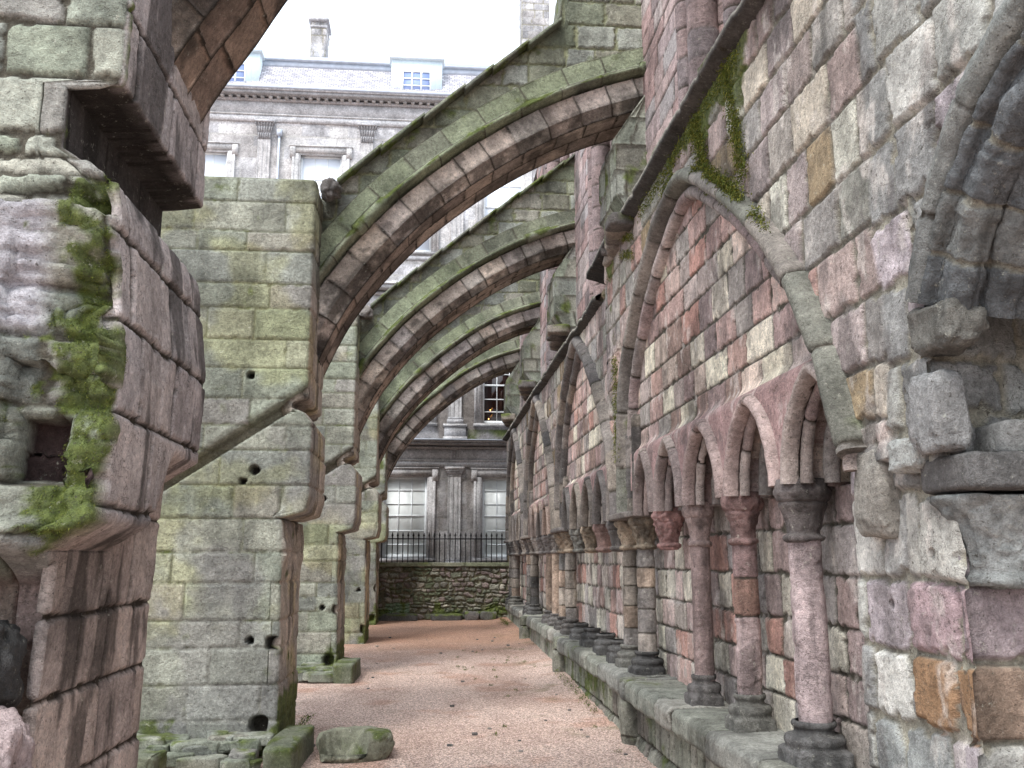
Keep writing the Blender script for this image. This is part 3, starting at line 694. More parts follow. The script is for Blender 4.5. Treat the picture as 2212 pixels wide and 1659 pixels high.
def wall_x(Y, Z):
    X = np.full(Y.shape, 1.84)
    inside = np.zeros(Y.shape, bool)
    for b in range(4):
        pts, _ = smooth_curve(rib_pts(b), 0.1); poly = [(float(a), float(z)) for a, z in pts]
        poly = [(poly[0][0], 0.0)] + poly + [(poly[-1][0], 0.0)]
        inside |= in_poly(Y, Z, poly)
    X = np.where(inside, 1.89, X)
    arcade = inside & (Z < 2.62)
    X = np.where(arcade, 1.89 - 0.06 * ss(2.62, 2.50, Z), X)
    op = np.zeros(Y.shape, bool)
    for b, cy, hw in ARC:
        op |= (np.abs(Y - cy) < arch_half(Z, hw)) & (Z >= ZS) & (Z < ZS + 0.52)
    low = inside & (Z < ZS)
    X = np.where(low, 2.06, np.where(op, 2.17, X))
    tw = np.zeros(Y.shape, bool)
    for t in TW[1:]: tw |= (np.abs(Y - t) < 0.42) & (Z < 2.2)
    X = np.where(tw & ~low, 2.02, X)
    X = np.where((Y < 4.02) & (Z < ZS + 0.02), 1.90, X)
    return X, inside, op | low
DOOR = [(1.2, 3.34), (1.8, 3.34), (2.3, 3.30), (2.56, 3.22), (2.78, 3.10), (2.95, 2.93), (3.08, 2.74), (3.18, 2.52), (3.2, -1.0)]
def nave_wall(name, y0, y1, dy, dz, ztop, seed):
    ys = np.arange(y0, y1 + dy / 2, dy); zs = np.arange(-0.05, ztop + dz / 2, dz)
    Z, Y = np.meshgrid(zs, ys, indexing='ij')
    X, inside, lowm = wall_x(Y, Z)
    U = Y + 0 * Z
    hS, cS, iS = masonry(U, Z, courses(-0.1, 6, 0.23, 0.34, seed + 1), L=(0.24, 0.42), seed=seed + 1, joint=0.007, rad=0.014, depth=0.019, rough=0.006, warp=0.014, chip=0.012, off=0.006, tilt=0.008,
                         palette=P_MAUVE, mortar=MORTAR * 0.7, corner=0.03, cvar=0.2)
    hT, cT, iT = masonry(U, Z, courses(-0.1, 6, 0.20, 0.27, seed + 2), L=(0.26, 0.46), seed=seed + 2, joint=0.005, rad=0.010, depth=0.013, rough=0.005, warp=0.006, chip=0.012, off=0.004, tilt=0.007,
                         palette=P_PINK, mortar=MORTAR_D * 0.9, corner=0.015, cvar=0.2)
    hL, cL, iL = masonry(U, Z, courses(0.05, 6, 0.20, 0.27, seed + 3), L=(0.22, 0.40), seed=seed + 3, joint=0.005, rad=0.010, depth=0.015, rough=0.006, warp=0.008, chip=0.012, off=0.004, tilt=0.007,
                         palette=P_LOW, mortar=MORTAR_D, corner=0.018, cvar=0.18)
    wl_ = ss(2.0, 1.9, Z) * inside
    h = np.where(inside, hT, hS); c = np.where(inside[..., None], cT, cS)
    h = np.where(lowm, hL, h); c = np.where(lowm[..., None], cL, c)
    arc = inside & (Z > ZS) & (Z < 2.56) & ~lowm
    smoothc = desat(lin((166, 132, 128)), 0.8) * (0.75 + 0.5 * iT['m'])[..., None]
    h = np.where(arc, 0.018 + 0.01 * (iT['m'] - 0.5) - 0.016 * (np.abs(((Y * 1.1) % 1.0) - 0.5) < 0.008), h); c = np.where(arc[..., None], smoothc, c)
    # rough rubbly masonry close to the camera
    hN, cN, iN = masonry(U, Z, [-0.1, 0.3, 0.5, 0.72, 0.97, 1.24, 1.52, 1.86, 2.08, 2.36, 2.66, 2.95, 3.27, 3.6, 3.95, 4.3, 4.6, 5.0, 5.6], L=(0.24, 0.40), seed=seed + 6, joint=0.010, rad=0.018, depth=0.022, rough=0.007, warp=0.018, chip=0.018,
                        off=0.012, tilt=0.02, palette=P_NEAR, mortar=MORTAR, corner=0.035, cvar=0.22)
    k = ss(4.05, 3.98, Y) * ss(2.1, 2.0, Z)
    k = np.maximum(k, ss(3.56, 3.5, Y + 0.15 * (fbm(Y, Z, seed=5, f=3) - 0.5)))
    h = h * (1 - k) + hN * k; c = c * (1 - k[..., None]) + cN * k[..., None]
    # a brown ironstone and torn pale core between the bays
    nearc = (Y < 3.56) & (iN['d'] > 0.008)
    for za, zb, cc_ in ((0.97, 1.24, (150, 120, 92)), (1.24, 1.52, (176, 154, 156)), (1.52, 1.86, (190, 188, 180))):
        st = nearc & (Z > za) & (Z < zb); c = np.where(st[..., None], lin(cc_) * (0.72 + 0.56 * iN['m'])[..., None], c)
    # vertical washing streaks
    sk = fbm(Y * 1.0, Z * 0.12, seed=seed + 8, oct=5, f=16)
    c = c * (0.86 + 0.28 * sk)[..., None]
    white = ss(0.60, 0.74, fbm(Y, Z * 0.5, seed=seed + 15, oct=5, f=11)) * 0.5
    c = mixc(c, lin((214, 206, 198)), white * (1 - (arc | False) * 0.3))
    dark = ss(0.60, 0.72, fbm(Y, Z * 0.5, seed=seed + 17, oct=5, f=6)) * 0.5
    c = mixc(c, lin((92, 86, 84)), dark)
    # broken masonry patches between bays
    for t in TW[1:]:
        br = np.exp(-((Y - t - 0.35) / 0.35) ** 2) * ss(2.3, 2.6, Z) * (1 - ss(3.5, 3.9, Z)) * ~inside
        n = fbm(Y, Z, seed=seed + 19, oct=5, f=7)
        h = h + br * (n - 0.55) * 0.14; c = mixc(c, lin((186, 152, 138)), br * 0.45 * ss(0.4, 0.6, n))
    mm = np.zeros(Y.shape)
    mm = mm + 0.72 * np.exp(-((Y - 5.75) / 0.13) ** 2) * ss(3.9, 4.3, Z) + 0.68 * np.exp(-((Y - 5.05) / 0.16) ** 2) * ss(3.6, 4.2, Z) + 0.6 * np.exp(-((Y - 5.4) / 0.6) ** 2) * ss(4.25, 4.6, Z) + 0.6 * np.exp(-((Y - 6.3) / 0.5) ** 2) * ss(4.3, 4.7, Z) + 0.5 * np.exp(-((Y - 9.0) / 0.2) ** 2) * ss(2.6, 3.2, Z)
    mm = mm + 0.36 * ss(ztop - 0.5, ztop, Z)
    mm = np.where(inside, 0.12, mm)
    P = np.stack([X, Y, Z], -1)
    c, h = moss(c, P, mm, seed=seed + 20, f=9, h=h, thick=0.012)
    # holes
    for hy, hz, hr in [(3.62, 4.35, 0.07), (9.9, 1.28, 0.05), (3.35, 1.62, 0.02), (3.72, 1.42, 0.015)]:
        m = ss(hr, hr * 0.6, np.hypot(Y - hy, (Z - hz)) + 0.02 * (iS['n'] - 0.5)); h = h - m * 0.08; c = mixc(c, lin((58, 52, 46)), m)
    P[..., 0] = X - h
    hole = (Y < 3.2 - 1e-4) & (Z < np.interp(Y, [p[0] for p in DOOR], [p[1] for p in DOOR]))
    M = Multi(); M.add(P, grid_faces(len(zs), len(ys), mask=hole)[:, ::-1], c)
    return M.build(name, M_STONE, WALL)
JY = 3.2
nave_wall('masonry', 1.60, 9.3, 0.010, 0.010, 4.76, 101)
nave_wall('masonry', 9.295, 21.6, 0.018, 0.017, 4.40, 131)
# wall body behind the faces, with the jamb return facing the camera
def flat(M, P, seed, cs, L, palette, mossy=0.0, **kw):
    """P: grid (rows = z)"""
    d = np.linalg.norm(np.diff(P, axis=1), axis=-1)[0]; u = np.r_[0, np.cumsum(d)]
    d2 = np.linalg.norm(np.diff(P, axis=0), axis=-1)[:, 0]; v = np.r_[0, np.cumsum(d2)]
    U = np.tile(u[None], (P.shape[0], 1)); V = np.tile(v[:, None], (1, P.shape[1])) + P[0, 0, 2]
    h, c, i = masonry(U, V, cs, L=L, seed=seed, palette=palette, **kw)
    if mossy: c, h = moss(c, P, mossy + 0 * h, seed=seed, h=h, thick=0.004)
    surf(M, P, h, c)
def plane(a, b, z0, z1, st, dzs=None):
    n = max(2, int(math.dist(a, b) / st)); m = max(2, int((z1 - z0) / (dzs or st)))
    t = np.linspace(0, 1, n); z = np.linspace(z0, z1, m)
    P = np.zeros((m, n, 3)); P[..., 0] = (a[0] + (b[0] - a[0]) * t)[None]; P[..., 1] = (a[1] + (b[1] - a[1]) * t)[None]; P[..., 2] = z[:, None]
    return P
M = Multi()
flat(M, plane((1.88, JY + 0.03), (2.55, JY + 0.03), -0.05, 1.98, 0.01), 301, [-0.1, 0.3, 0.5, 0.72, 0.97, 1.24, 1.52, 1.86, 2.1], (0.34, 0.5), P_NEAR * 0.9, joint=0.010, rad=0.02, depth=0.03, rough=0.008, chip=0.016, warp=0.012, corner=0.03, pals=[P_NEAR, P_NEAR, P_NEAR, P_NEAR, pal((150,120,92),(146,118,94)), pal((168,148,150),(160,142,146)), P_NEAR, P_NEAR], edge=False)
flat(M, plane((1.82, JY + 0.03), (2.55, JY + 0.03), 1.95, 3.0, 0.012), 302, courses(1.9, 6, 0.2, 0.3, 4), (0.25, 0.4), P_NEAR * 0.8, joint=0.010, rad=0.02, depth=0.03, rough=0.008, chip=0.02, warp=0.02)
flat(M, plane((2.55, JY + 0.03), (2.55, 0.2), -0.05, 5.0, 0.05), 303, courses(-0.1, 6, 0.25, 0.3, 5), (0.3, 0.5), P_NEAR * 0.8)
M.build('jamb', M_STONE, WALL)
M = Multi(); box(M, 2.25, 3.1, JY + 0.05, 21.6, -0.1, 5.3, P_DARK[0]); M.build('wall_core', M_STONE, WALL)

# ---- upper wall over the string course
def upper_wall():
    M = Multi(); ys = np.arange(2.8, 21.7, 0.02); zs = np.arange(4.3, 9.0, 0.02)
    Z, Y = np.meshgrid(zs, ys, indexing='ij')
    X = np.full(Y.shape, 2.0)
    for k in range(5):
        s0 = 6.62 + 4.15 * k
        X = np.where((Y < s0) & (Y > s0 - 2.35), 2.0 + 0.28 * ss(s0, s0 - 0.75, Y) , X)
        X = np.where((Y < s0 - 0.8) & (Y > s0 - 1.55), 2.6, X)
        X = np.where((Y < s0 - 1.55) & (Y > s0 - 2.35), 2.0 + 0.28 * ss(s0 - 2.35, s0 - 1.6, Y), X)
    h, c, i = masonry(Y, Z, courses(4.2, 9.2, 0.16, 0.24, 9), L=(0.3, 0.62), seed=202, joint=0.004, rad=0.01, depth=0.012, rough=0.003, warp=0.002, chip=0.003,
                      palette=pal((170,142,138),(160,138,136),(180,152,146),(160,150,148),(176,158,152),(168,132,126)), mortar=MORTAR_DK)
    P = np.stack([X - h, Y, Z], -1)
    M.add(P, grid_faces(len(zs), len(ys))[:, ::-1], c)
    o = M.build('upper_wall', M_STONE, WALL)
    M = Multi(); box(M, 2.62, 3.1, 2.8, 21.6, 5.2, 9.0, P_DARK[0]); box(M, 2.0, 3.1, 2.8, 21.6, 9.0, 9.05, P_DARK[0]); M.build('upper_core', M_STONE, WALL)
    for k in range(5):
        for dy_, xx, r_ in ((0.0, 2.0, 0.075), (-0.32, 2.03, 0.11), (-0.66, 2.16, 0.07)):
            zc = np.arange(4.4, 9.0, 0.02); th = np.linspace(0, 2 * math.pi, 28, endpoint=False)
            T_, ZZ = np.meshgrid(th, zc); ZZ = ZZ
            P = np.stack([xx + r_ * np.cos(T_), 6.62 + 4.15 * k + dy_ + r_ * np.sin(T_), ZZ], -1)
            h, c, i = masonry(T_ * r_, ZZ, courses(4.3, 9.2, 0.2, 0.28, k * 5 + int(r_ * 1000)), L=(5, 6), seed=210 + k, joint=0.004, rad=0.01, depth=0.008, rough=0.002, warp=0.001, chip=0.003, palette=pal((140,118,116),(128,114,114),(150,124,120)), mortar=MORTAR_DK)
            M2 = Multi(); surf(M2, P, h, c, wrapx=True); M2.build('jamb_shaft', M_STONE, WALL)
upper_wall()
# ---- string courses
def string_course(ya, yb, z, xw, seed):
    ys = np.arange(ya, yb, 0.02)
    prof, v = resample([(0.10, -0.10), (-0.10, -0.05), (-0.15, -0.035), (-0.155, 0.0), (-0.04, 0.06), (0.22, 0.19)], 0.012)
    P = np.zeros((len(prof), len(ys), 3)); wob = 0.03 * (fbm(ys, ys * 0, seed=seed, oct=4, f=2.5) - 0.5); nib = 0.018 * ss(0.6, 0.75, fbm(ys, ys * 0, seed=seed + 1, oct=3, f=6))
    P[..., 0] = xw + prof[:, None, 0] + nib[None] * (prof[:, None, 0] < 0); P[..., 1] = ys[None]; P[..., 2] = z + prof[:, None, 1] + wob[None]
    U = np.tile(ys[None], (len(prof), 1)); V = np.tile(v[:, None], (1, len(ys)))
    h, c, i = masonry(U, V, [-1, 2], L=(0.9, 1.5), seed=seed, joint=0.002, rad=0.006, depth=0.004, rough=0.004, palette=P_DARK * 0.55, mortar=MORTAR_DK)
    c = mixc(c, lin((176, 172, 160)), ss(0.27, 0.28, V) * (1 - ss(0.305, 0.32, V)) * 0.7)
    c, h = moss(c, P, 0.42 * ss(0.24, 0.3, V), seed=seed + 3, h=h)
    M = Multi(); surf(M, P, h, c, flip=True); M.build('string_course', M_STONE, WALL)
string_course(1.6, 9.9, 4.72, 1.86, 61); string_course(9.45, 14.0, 4.36, 1.88, 67); string_course(13.6, 21.6, 4.38, 1.88, 69)
# ---- sweep for ribs, arch mouldings
def sweep(M, pts, step, prof, seed, palette, L=(0.3, 0.45), ring=0.02, mossy=0.0, mort=MORTAR_DK, rough=0.005, breaks=True, taper=None, erode=0.0):
    """pts (y,z) path on the wall; prof list of (x, n) closed loop, n outward from the arch centre"""
    pth, s = smooth_curve(pts, step)
    T = np.gradient(pth, axis=0); T /= np.maximum(np.linalg.norm(T, axis=1, keepdims=True), 1e-9)
    Nn = np.stack([T[:, 1], -T[:, 0]], -1)
    mid = pth.mean(0)
    if ((pth - mid) * Nn).sum() < 0: Nn = -Nn; fl = True
    else: fl = False
    pr, v = resample(prof, ring, True)
    P = np.zeros((len(pth), len(pr), 3))
    P[..., 0] = pr[None, :, 0]
    P[..., 1] = pth[:, None, 0] + Nn[:, None, 0] * pr[None, :, 1]; P[..., 2] = pth[:, None, 1] + Nn[:, None, 1] * pr[None, :, 1]
    S = np.tile(s[:, None], (1, len(pr))); V = np.tile(v[None], (len(s), 1))
    h, c, i = masonry(V, S, courses(-0.1, s[-1] + 0.1, L[0], L[1], seed), L=(9, 10), seed=seed, joint=0.004, rad=0.012, depth=0.012, rough=rough, warp=0.004, chip=0.006, palette=palette, mortar=mort, cvar=0.22, off=0.002, tilt=0)
    er = fbm(P[..., 0], P[..., 1], P[..., 2], seed=seed + 2, oct=4, f=8) - 0.5
    h = h + er * 0.016
    if erode:
        rb = np.sin(V * 120 + 3 * fbm(V, S, seed=seed, f=3)) * 0.004
        h = h - erode * 0.7 * np.clip(0.75 - facet(V, S, seed + 8, 9, 0.6, 0.8), 0, 1) + rb + erode * 0.35 * er
    if mossy: c, h = moss(c, P, mossy + 0 * h, seed=seed, h=h, thick=0.01)
    N = normals(P, True)
    cen = P.mean(1, keepdims=True); flip = ((P - cen) * N).sum() < 0
    Q = surf(M, P, h, c, wrapx=True, flip=bool(flip))
    for e, cc, k in ((Q[0], c[0], 0), (Q[-1], c[-1], 1)):
        nl = len(e); m_ = e.mean(0); i_ = np.arange(nl); ff = np.stack([i_, (i_ + 1) % nl, np.full(nl, nl)], -1)
        M.add(np.vstack([e, m_[None]]), ff if (k == 1) != bool(flip) else ff[:, ::-1], np.vstack([cc, cc.mean(0)[None]]) * 0.8)
def circ(cx, cn, r, k=10): return [(cx + r * math.cos(a), cn + r * math.sin(a)) for a in np.linspace(0, 2 * math.pi, k, endpoint=False)]
for b in range(4):
    rp = rib_pts(b)
    st = 0.02 if b == 0 else 0.03
    M = Multi()
    if b == 0:
        sweep(M, rp, st, [(1.88, -0.055), (1.80, -0.045), (1.745, -0.03), (1.73, 0.0), (1.745, 0.03), (1.79, 0.045), (1.88, 0.05)], 400 + b, pal((140,132,122),(124,118,110),(150,140,128),(118,118,104)), mossy=0.3, L=(0.45, 0.7))
    else:
        sweep(M, rp, st, [(1.90, -0.07), (1.80, -0.05), (1.75, -0.03), (1.735, 0.0), (1.75, 0.035), (1.80, 0.06), (1.88, 0.08)], 400 + b, P_OLD, mossy=0.2, rough=0.01)
    M.build('blind_arch_rib', M_STONE, WALL)
    M = Multi()
    rp2 = rp[:-3] if b == 0 else rp
    c0 = np.mean([p[0] for p in rp])
    pin = [(c0 + (y - c0) * 0.945, z - 0.11 * ss(2.0, 4.0, z)) for y, z in rp2]
    sweep(M, pin, st, [(1.93, -0.045), (1.85, -0.045), (1.815, -0.03), (1.808, -0.005), (1.825, 0.02), (1.85, 0.03), (1.93, 0.035)], 420 + b, pal((172,154,146),(184,166,158),(154,140,134),(170,144,140)) if b == 0 else P_OLD, mossy=0.05)
    M.build('inner_rib', M_STONE, WALL)
for k, (b, cy, hw) in enumerate(ARC):
    stp = 0.012 if b == 0 else 0.025
    zz = np.linspace(0, 1, 9)
    R = (0.52 ** 2 + hw * hw) / (2 * hw)
    def half(sg):
        out = []
        for t in zz:
            z = ZS + 0.52 * math.sin(t * math.pi / 2); out.append((cy + sg * float(arch_half(np.array(z), hw)), z))
        return out
    pL = half(-1); pR = half(1)
    M = Multi(); er = 0.9 if b else 0.5
    pp = pal((150,124,118),(162,136,128),(136,118,112),(158,140,130)) if b == 0 else (P_OLD if b % 2 else pal((168,140,122),(150,128,116),(128,116,108)))
    for (pts) in (pL, pR):
        sweep(M, pts, stp, [(1.85, -0.018), (1.785, -0.02), (1.768, -0.006), (1.77, 0.012), (1.79, 0.022), (1.85, 0.03)], 500 + k, pp, L=(0.5, 0.9), ring=0.014)
        pin = [(cy + (y - cy) * 0.84, z - 0.03 * (z - ZS) / 0.52) for y, z in pts]
        sweep(M, pin, stp, circ(1.875, 0, 0.024), 540 + k, pp, L=(0.3, 0.5), ring=0.014)
        pin = [(cy + (y - cy) * 0.70, z - 0.06 * (z - ZS) / 0.52) for y, z in pts]
        sweep(M, pin, stp, circ(1.98, 0, 0.034), 560 + k, pal((120,112,106),(132,118,110)), L=(0.3, 0.5), ring=0.014)
    M.build('arcade_arch', M_STONE, WALL)

# ---- columns
def lathe(M, cx, cy, prof, seed, palette, drums=None, seq=None, n=40, ribs=0.0, square=None, soot=0.15, mossy=0.0, step=0.008, carve=0.0):
    pr, v = resample(prof, step)
    th = np.linspace(0, 2 * math.pi, n, endpoint=False); T_, I = np.meshgrid(th, np.arange(len(pr)))
    R_ = pr[I, 0]; Z = pr[I, 1]
    if square is not None:
        k = square(Z); sq = 1 / np.maximum(np.abs(np.cos(T_)), np.abs(np.sin(T_))); sq = np.minimum(sq, 1.32); R_ = R_ * (1 + (sq - 1) * k)
    if drums is None: drums = [pr[:, 1].min() - 1, pr[:, 1].max() + 1]
    er = fbm(np.cos(T_) * 0.2 + cy, np.sin(T_) * 0.2, Z, seed=seed, oct=4, f=9) - 0.5
    if carve:
        lf = np.sin(T_ * 6 + 3 * np.sin(Z * 30)) * 0.5 + np.sin(T_ * 9 + Z * 60 + seed) * 0.35
        rg = 1 - np.abs(2 * fbm(np.cos(T_) * 0.2 + cy, np.sin(T_) * 0.2, Z * 1.2, seed=seed + 4, oct=3, f=14) - 1)
        cvz = carve(Z); R_ = R_ + cvz * (0.012 * lf + 0.05 * (rg - 0.7))
    R_ = R_ * (1 + 0.05 * er)
    P = np.stack([cx + R_ * np.cos(T_), cy + R_ * np.sin(T_), Z], -1)
    h, c, i = masonry(T_ * 0.09, Z, drums, L=(9, 10), seed=seed, joint=0.003, rad=0.010, depth=0.006, rough=0.003, warp=0.002, chip=0.004, palette=palette, mortar=MORTAR_DK, cvar=0.25, pals=seq, off=0.001, tilt=0)
    gg = fbm(P[..., 0], P[..., 1], P[..., 2], seed=seed + 8, oct=4, f=6); h = h - 0.008 * ss(0.58, 0.66, gg) * (R_ > 0.03)
    stn = fbm(P[..., 0] * 1.4, P[..., 1] * 1.4, P[..., 2] * 0.22, seed=seed + 12, oct=5, f=14); c = c * (1.1 - 0.42 * ss(0.45, 0.68, stn))[..., None]
    n2 = fbm(P[..., 0], P[..., 1], P[..., 2], seed=seed + 9, oct=5, f=7)
    c = mixc(c, SOOT_BLACK * 1.6, ss(0.60, 0.72, n2) * soot)
    if mossy: c, _ = moss(c, P, mossy + 0 * h, seed=seed)
    surf(M, P, h, c, wrapx=True)
def column(cy, kind, cx=1.90, seed=1, seq=None, pcap=P_OLD, psh=P_PINK, drums=None, r=0.070, zb=0.62, shaft=True, base=True, cap=True):
    root = bpy.data.objects.new('column', None)
    if not (shaft and base): root.name = 'capital_stub' if cap else 'column_base'
    M = Multi()
    if shaft: lathe(M, cx, cy, [(r * 1.02, 0.79), (r, 0.95), (r * 0.97, 1.71)], seed, psh, drums=drums, seq=seq, soot=0.4)
    if not shaft and cap: lathe(M, cx, cy, [(0.0, 1.675), (r * 1.02, 1.68), (r * 1.02, 1.71)], seed, pcap)
    if not shaft and base: lathe(M, cx, cy, [(r * 1.25, 0.79), (r * 1.02, 0.80), (0.0, 0.802)], seed, P_DARK)
    parts = M
    mainname = 'shaft' if shaft else ('necking' if cap else 'stump')
    main = parts.build('column' if shaft else ('capital' if cap else 'column_base'), M_STONE, WALL)
    bpy.data.objects.remove(root)
    out = [main]
    if cap:
        M = Multi()
        lathe(M, cx, cy, [(r * 0.98, 1.685), (r * 1.28, 1.695), (r * 1.3, 1.712), (r * 1.0, 1.725), (r * 1.06, 1.77), (r * 1.24, 1.83), (r * 1.48, 1.87), (r * 1.40, 1.885), (r * 1.58, 1.895), (r * 1.72, 1.93), (r * 1.64, 1.96), (r * 1.54, 1.995), (0, 2.0)],
              seed + 1, pcap, soot=0.5, n=56, carve=(lambda Z: ss(1.74, 1.8, Z) * (1 - ss(1.93, 1.97, Z)) * 0.8) if kind == 'leaf' else (lambda Z: ss(1.86, 1.9, Z) * 0.35))
        o = M.build('capital' if shaft else 'abacus', M_STONE); o.parent = main; out.append(o)
    if base:
        M = Multi()
        b0 = r * 1.14
        lathe(M, cx - 0.01, cy, [(b0 * 1.0, 0.835), (b0 * 1.2, 0.83), (b0 * 1.26, 0.815), (b0 * 1.2, 0.80), (b0 * 1.08, 0.79), (b0 * 1.14, 0.775), (b0 * 1.52, 0.768), (b0 * 1.66, 0.75), (b0 * 1.66, 0.73), (b0 * 1.55, 0.712), (b0 * 1.62, 0.70), (b0 * 1.66, 0.615), (0.01, 0.61)],
              seed + 2, P_DARK, soot=0.2, n=48, square=lambda Z: 1 - ss(0.69, 0.72, Z))
        o = M.build('base' if shaft else 'plinth', M_STONE); o.parent = main; out.append(o)
    return main
PK1 = pal((178,154,152),(174,150,148)); PK2 = pal((170,128,120),(134,96,84),(150,120,116),(140,88,66),(164,134,130))
column(4.6, 'plain', seed=601, psh=PK1, r=0.079, pcap=pal((130,118,114),(136,120,116)))
column(5.52, 'plain', r=0.069, seed=611, psh=PK2, drums=[0, 1.27, 1.49, 2], seq=[pal((168,142,138)), pal((128,92,76)), pal((150,116,112))], pcap=pal((140,98,92),(130,96,90)))
column(6.44, 'plain', seed=621, psh=pal((182,150,142),(184,154,146)), pcap=pal((164,130,122),(150,124,116)), r=0.062)
column(7.28, 'leaf', r=0.07, seed=631, shaft=False, base=False, pcap=pal((166,116,108),(150,110,102)))
for k, (y, s_) in enumerate(((8.10, 641), (8.70, 645))): column(y, 'leaf', seed=s_, psh=P_SHAFT, drums=[0.7, 0.98, 1.18, 1.36, 1.53, 2], pcap=pal((168,146,116),(158,136,110)), r=0.076)
for k, y in enumerate(SUBCOL[1]):
    column(y, 'leaf' if k > 1 else 'plain', seed=651 + 3 * k, shaft=False, base=False, pcap=[P_OLD[0:2], pal((170,130,118),(160,124,112)), pal((180,156,124),(170,146,116)), P_DARK * 1.4][k])
    column(y - 0.02, 'plain', seed=671 + 3 * k, shaft=False, cap=False)
for y, s_ in ((12.40, 701), (13.02, 705)): column(y, 'leaf', seed=s_, psh=np.vstack([P_SHAFT, P_ORANGE]), drums=[0.7, 0.98, 1.22, 1.45, 2], pcap=pal((160,138,110),(140,126,108)), r=0.072)
for k, y in enumerate(SUBCOL[2]):
    column(y, 'leaf', seed=721 + 3 * k, shaft=k in (0, 1), psh=P_ORANGE, base=k in (0, 1), pcap=P_OLD)
for y, s_ in ((16.62, 741), (17.25, 745)): column(y, 'leaf', seed=s_, psh=np.vstack([P_SHAFT, P_DARK]), drums=[0.7, 0.96, 1.1, 1.3, 1.5, 2], pcap=P_OLD, r=0.074)
for k, y in enumerate(SUBCOL[3]): column(y, 'leaf', seed=761 + 3 * k, shaft=False, base=False, pcap=P_OLD)
for y, s_ in ((20.15, 781), (20.8, 785)): column(y, 'leaf', seed=s_, psh=P_SHAFT * 0.8, drums=[0.7, 1.0, 1.2, 1.4, 2], pcap=P_DARK, r=0.085)
# clustered shafts rising over the twin columns to the big ribs
for k, t in enumerate(TW[1:]):
    M = Multi()
    for dy_, r_ in ((-0.30, 0.055), (-0.12, 0.07), (0.08, 0.075), (0.30, 0.06)):
        zt = 3.0 + 0.3 * math.sin(dy_ * 9 + k)
        lathe(M, 1.86, t + dy_, [(r_, 2.0), (r_, zt - 0.04), (r_ * 0.6, zt)], 800 + k * 7 + int(dy_ * 10), P_OLD * 0.85, drums=courses(1.9, 3.6, 0.2, 0.35, 5 + k + int(dy_ * 20)), n=24, soot=0.7, step=0.016, mossy=0.22)
    M.build('springer_shafts', M_STONE, WALL)
    M = Multi(); rock(M, (1.87, t, 1.985), (0.30, 0.95, 0.06), 830 + k, P_OLD, amp=0.12, n=22, sq=0.3)
    M.build('abacus_slab', M_STONE, WALL)

# ---- near jamb: respond capital, impost and arch of the doorway
M = Multi()
for k, (xx, yy, rr) in enumerate(((2.02, JY + 0.0, 0.13), (2.27, JY - 0.06, 0.14))):
    lathe(M, xx, yy, [(0.0, 1.50), (rr * 0.8, 1.505), (rr * 0.92, 1.52), (rr * 0.9, 1.54), (rr * 0.8, 1.555), (rr * 0.86, 1.64), (rr * 1.1, 1.74), (rr * 1.38, 1.80), (rr * 1.42, 1.82), (0.0, 1.83)], 850 + k, P_NEAR * 0.85, n=64,
          carve=lambda Z: ss(1.55, 1.6, Z) * 0.6, soot=0.5)
M.build('respond_capital', M_STONE, WALL)
M = Multi()
rock(M, (2.12, JY - 0.04, 1.90), (0.56, 0.36, 0.13), 861, P_DARK * 1.3, amp=0.08, sq=0.22, n=40)
rock(M, (2.25, JY - 0.02, 2.02), (0.5, 0.30, 0.12), 862, P_NEAR * 0.8, amp=0.10, sq=0.25, n=40, mossy=0.2)
M.build('impost', M_STONE, WALL)
M = Multi()
rock(M, (1.83, 3.16, 2.12), (0.13, 0.18, 0.28), 871, pal((150,150,146),(140,140,138)), amp=0.14, sq=0.24, n=60); rock(M, (1.85, 3.36, 1.99), (0.14, 0.2, 0.12), 873, P_NEAR, amp=0.3, sq=0.4, n=50)
rock(M, (1.875, 3.72, 1.87), (0.15, 0.24, 0.36), 872, pal((146,140,128),(150,140,132)), amp=0.16, sq=0.45, n=40)
rock(M, (1.86, 3.10, 2.42), (0.16, 0.26, 0.16), 875, P_DARK * 1.2, amp=0.3, sq=0.4, n=50)
M.build('broken_corbel', M_STONE, WALL)
M = Multi()
ap = [(3.02, 2.46), (2.93, 2.62), (2.80, 2.80), (2.62, 2.95), (2.4, 3.05), (2.1, 3.12), (1.7, 3.14), (1.2, 3.1)]
prof = [(1.86, 0.13), (1.80, 0.13), (1.775, 0.12), (1.79, 0.10), (1.83, 0.085), (1.82, 0.05), (1.80, 0.0), (1.83, -0.04), (1.89, -0.05), (1.91, -0.02), (1.93, -0.07), (1.98, -0.10), (2.05, -0.08), (2.06, -0.04), (2.09, -0.1), (2.16, -0.13), (2.24, -0.1), (2.26, 0.1), (2.2, 0.2)]
sweep(M, ap, 0.008, prof, 880, pal((104,108,108),(92,96,98),(116,118,114),(98,100,100)), L=(0.2, 0.28), ring=0.009, rough=0.016, mossy=0.2, mort=MORTAR * 0.7, erode=0.05)
M.build('doorway_arch', M_STONE, WALL)
M = Multi()
ap2 = [(3.18, 2.54), (3.08, 2.76), (2.95, 2.95), (2.78, 3.12), (2.56, 3.24), (2.3, 3.32), (1.8, 3.36)]
sweep(M, ap2, 0.015, [(1.86, -0.07), (1.78, -0.06), (1.755, -0.02), (1.77, 0.02), (1.86, 0.05)], 884, pal((126,130,124),(136,138,132),(118,120,116)), L=(0.3, 0.45), ring=0.014, rough=0.008)
M.build('doorway_hood_mould', M_STONE, WALL)

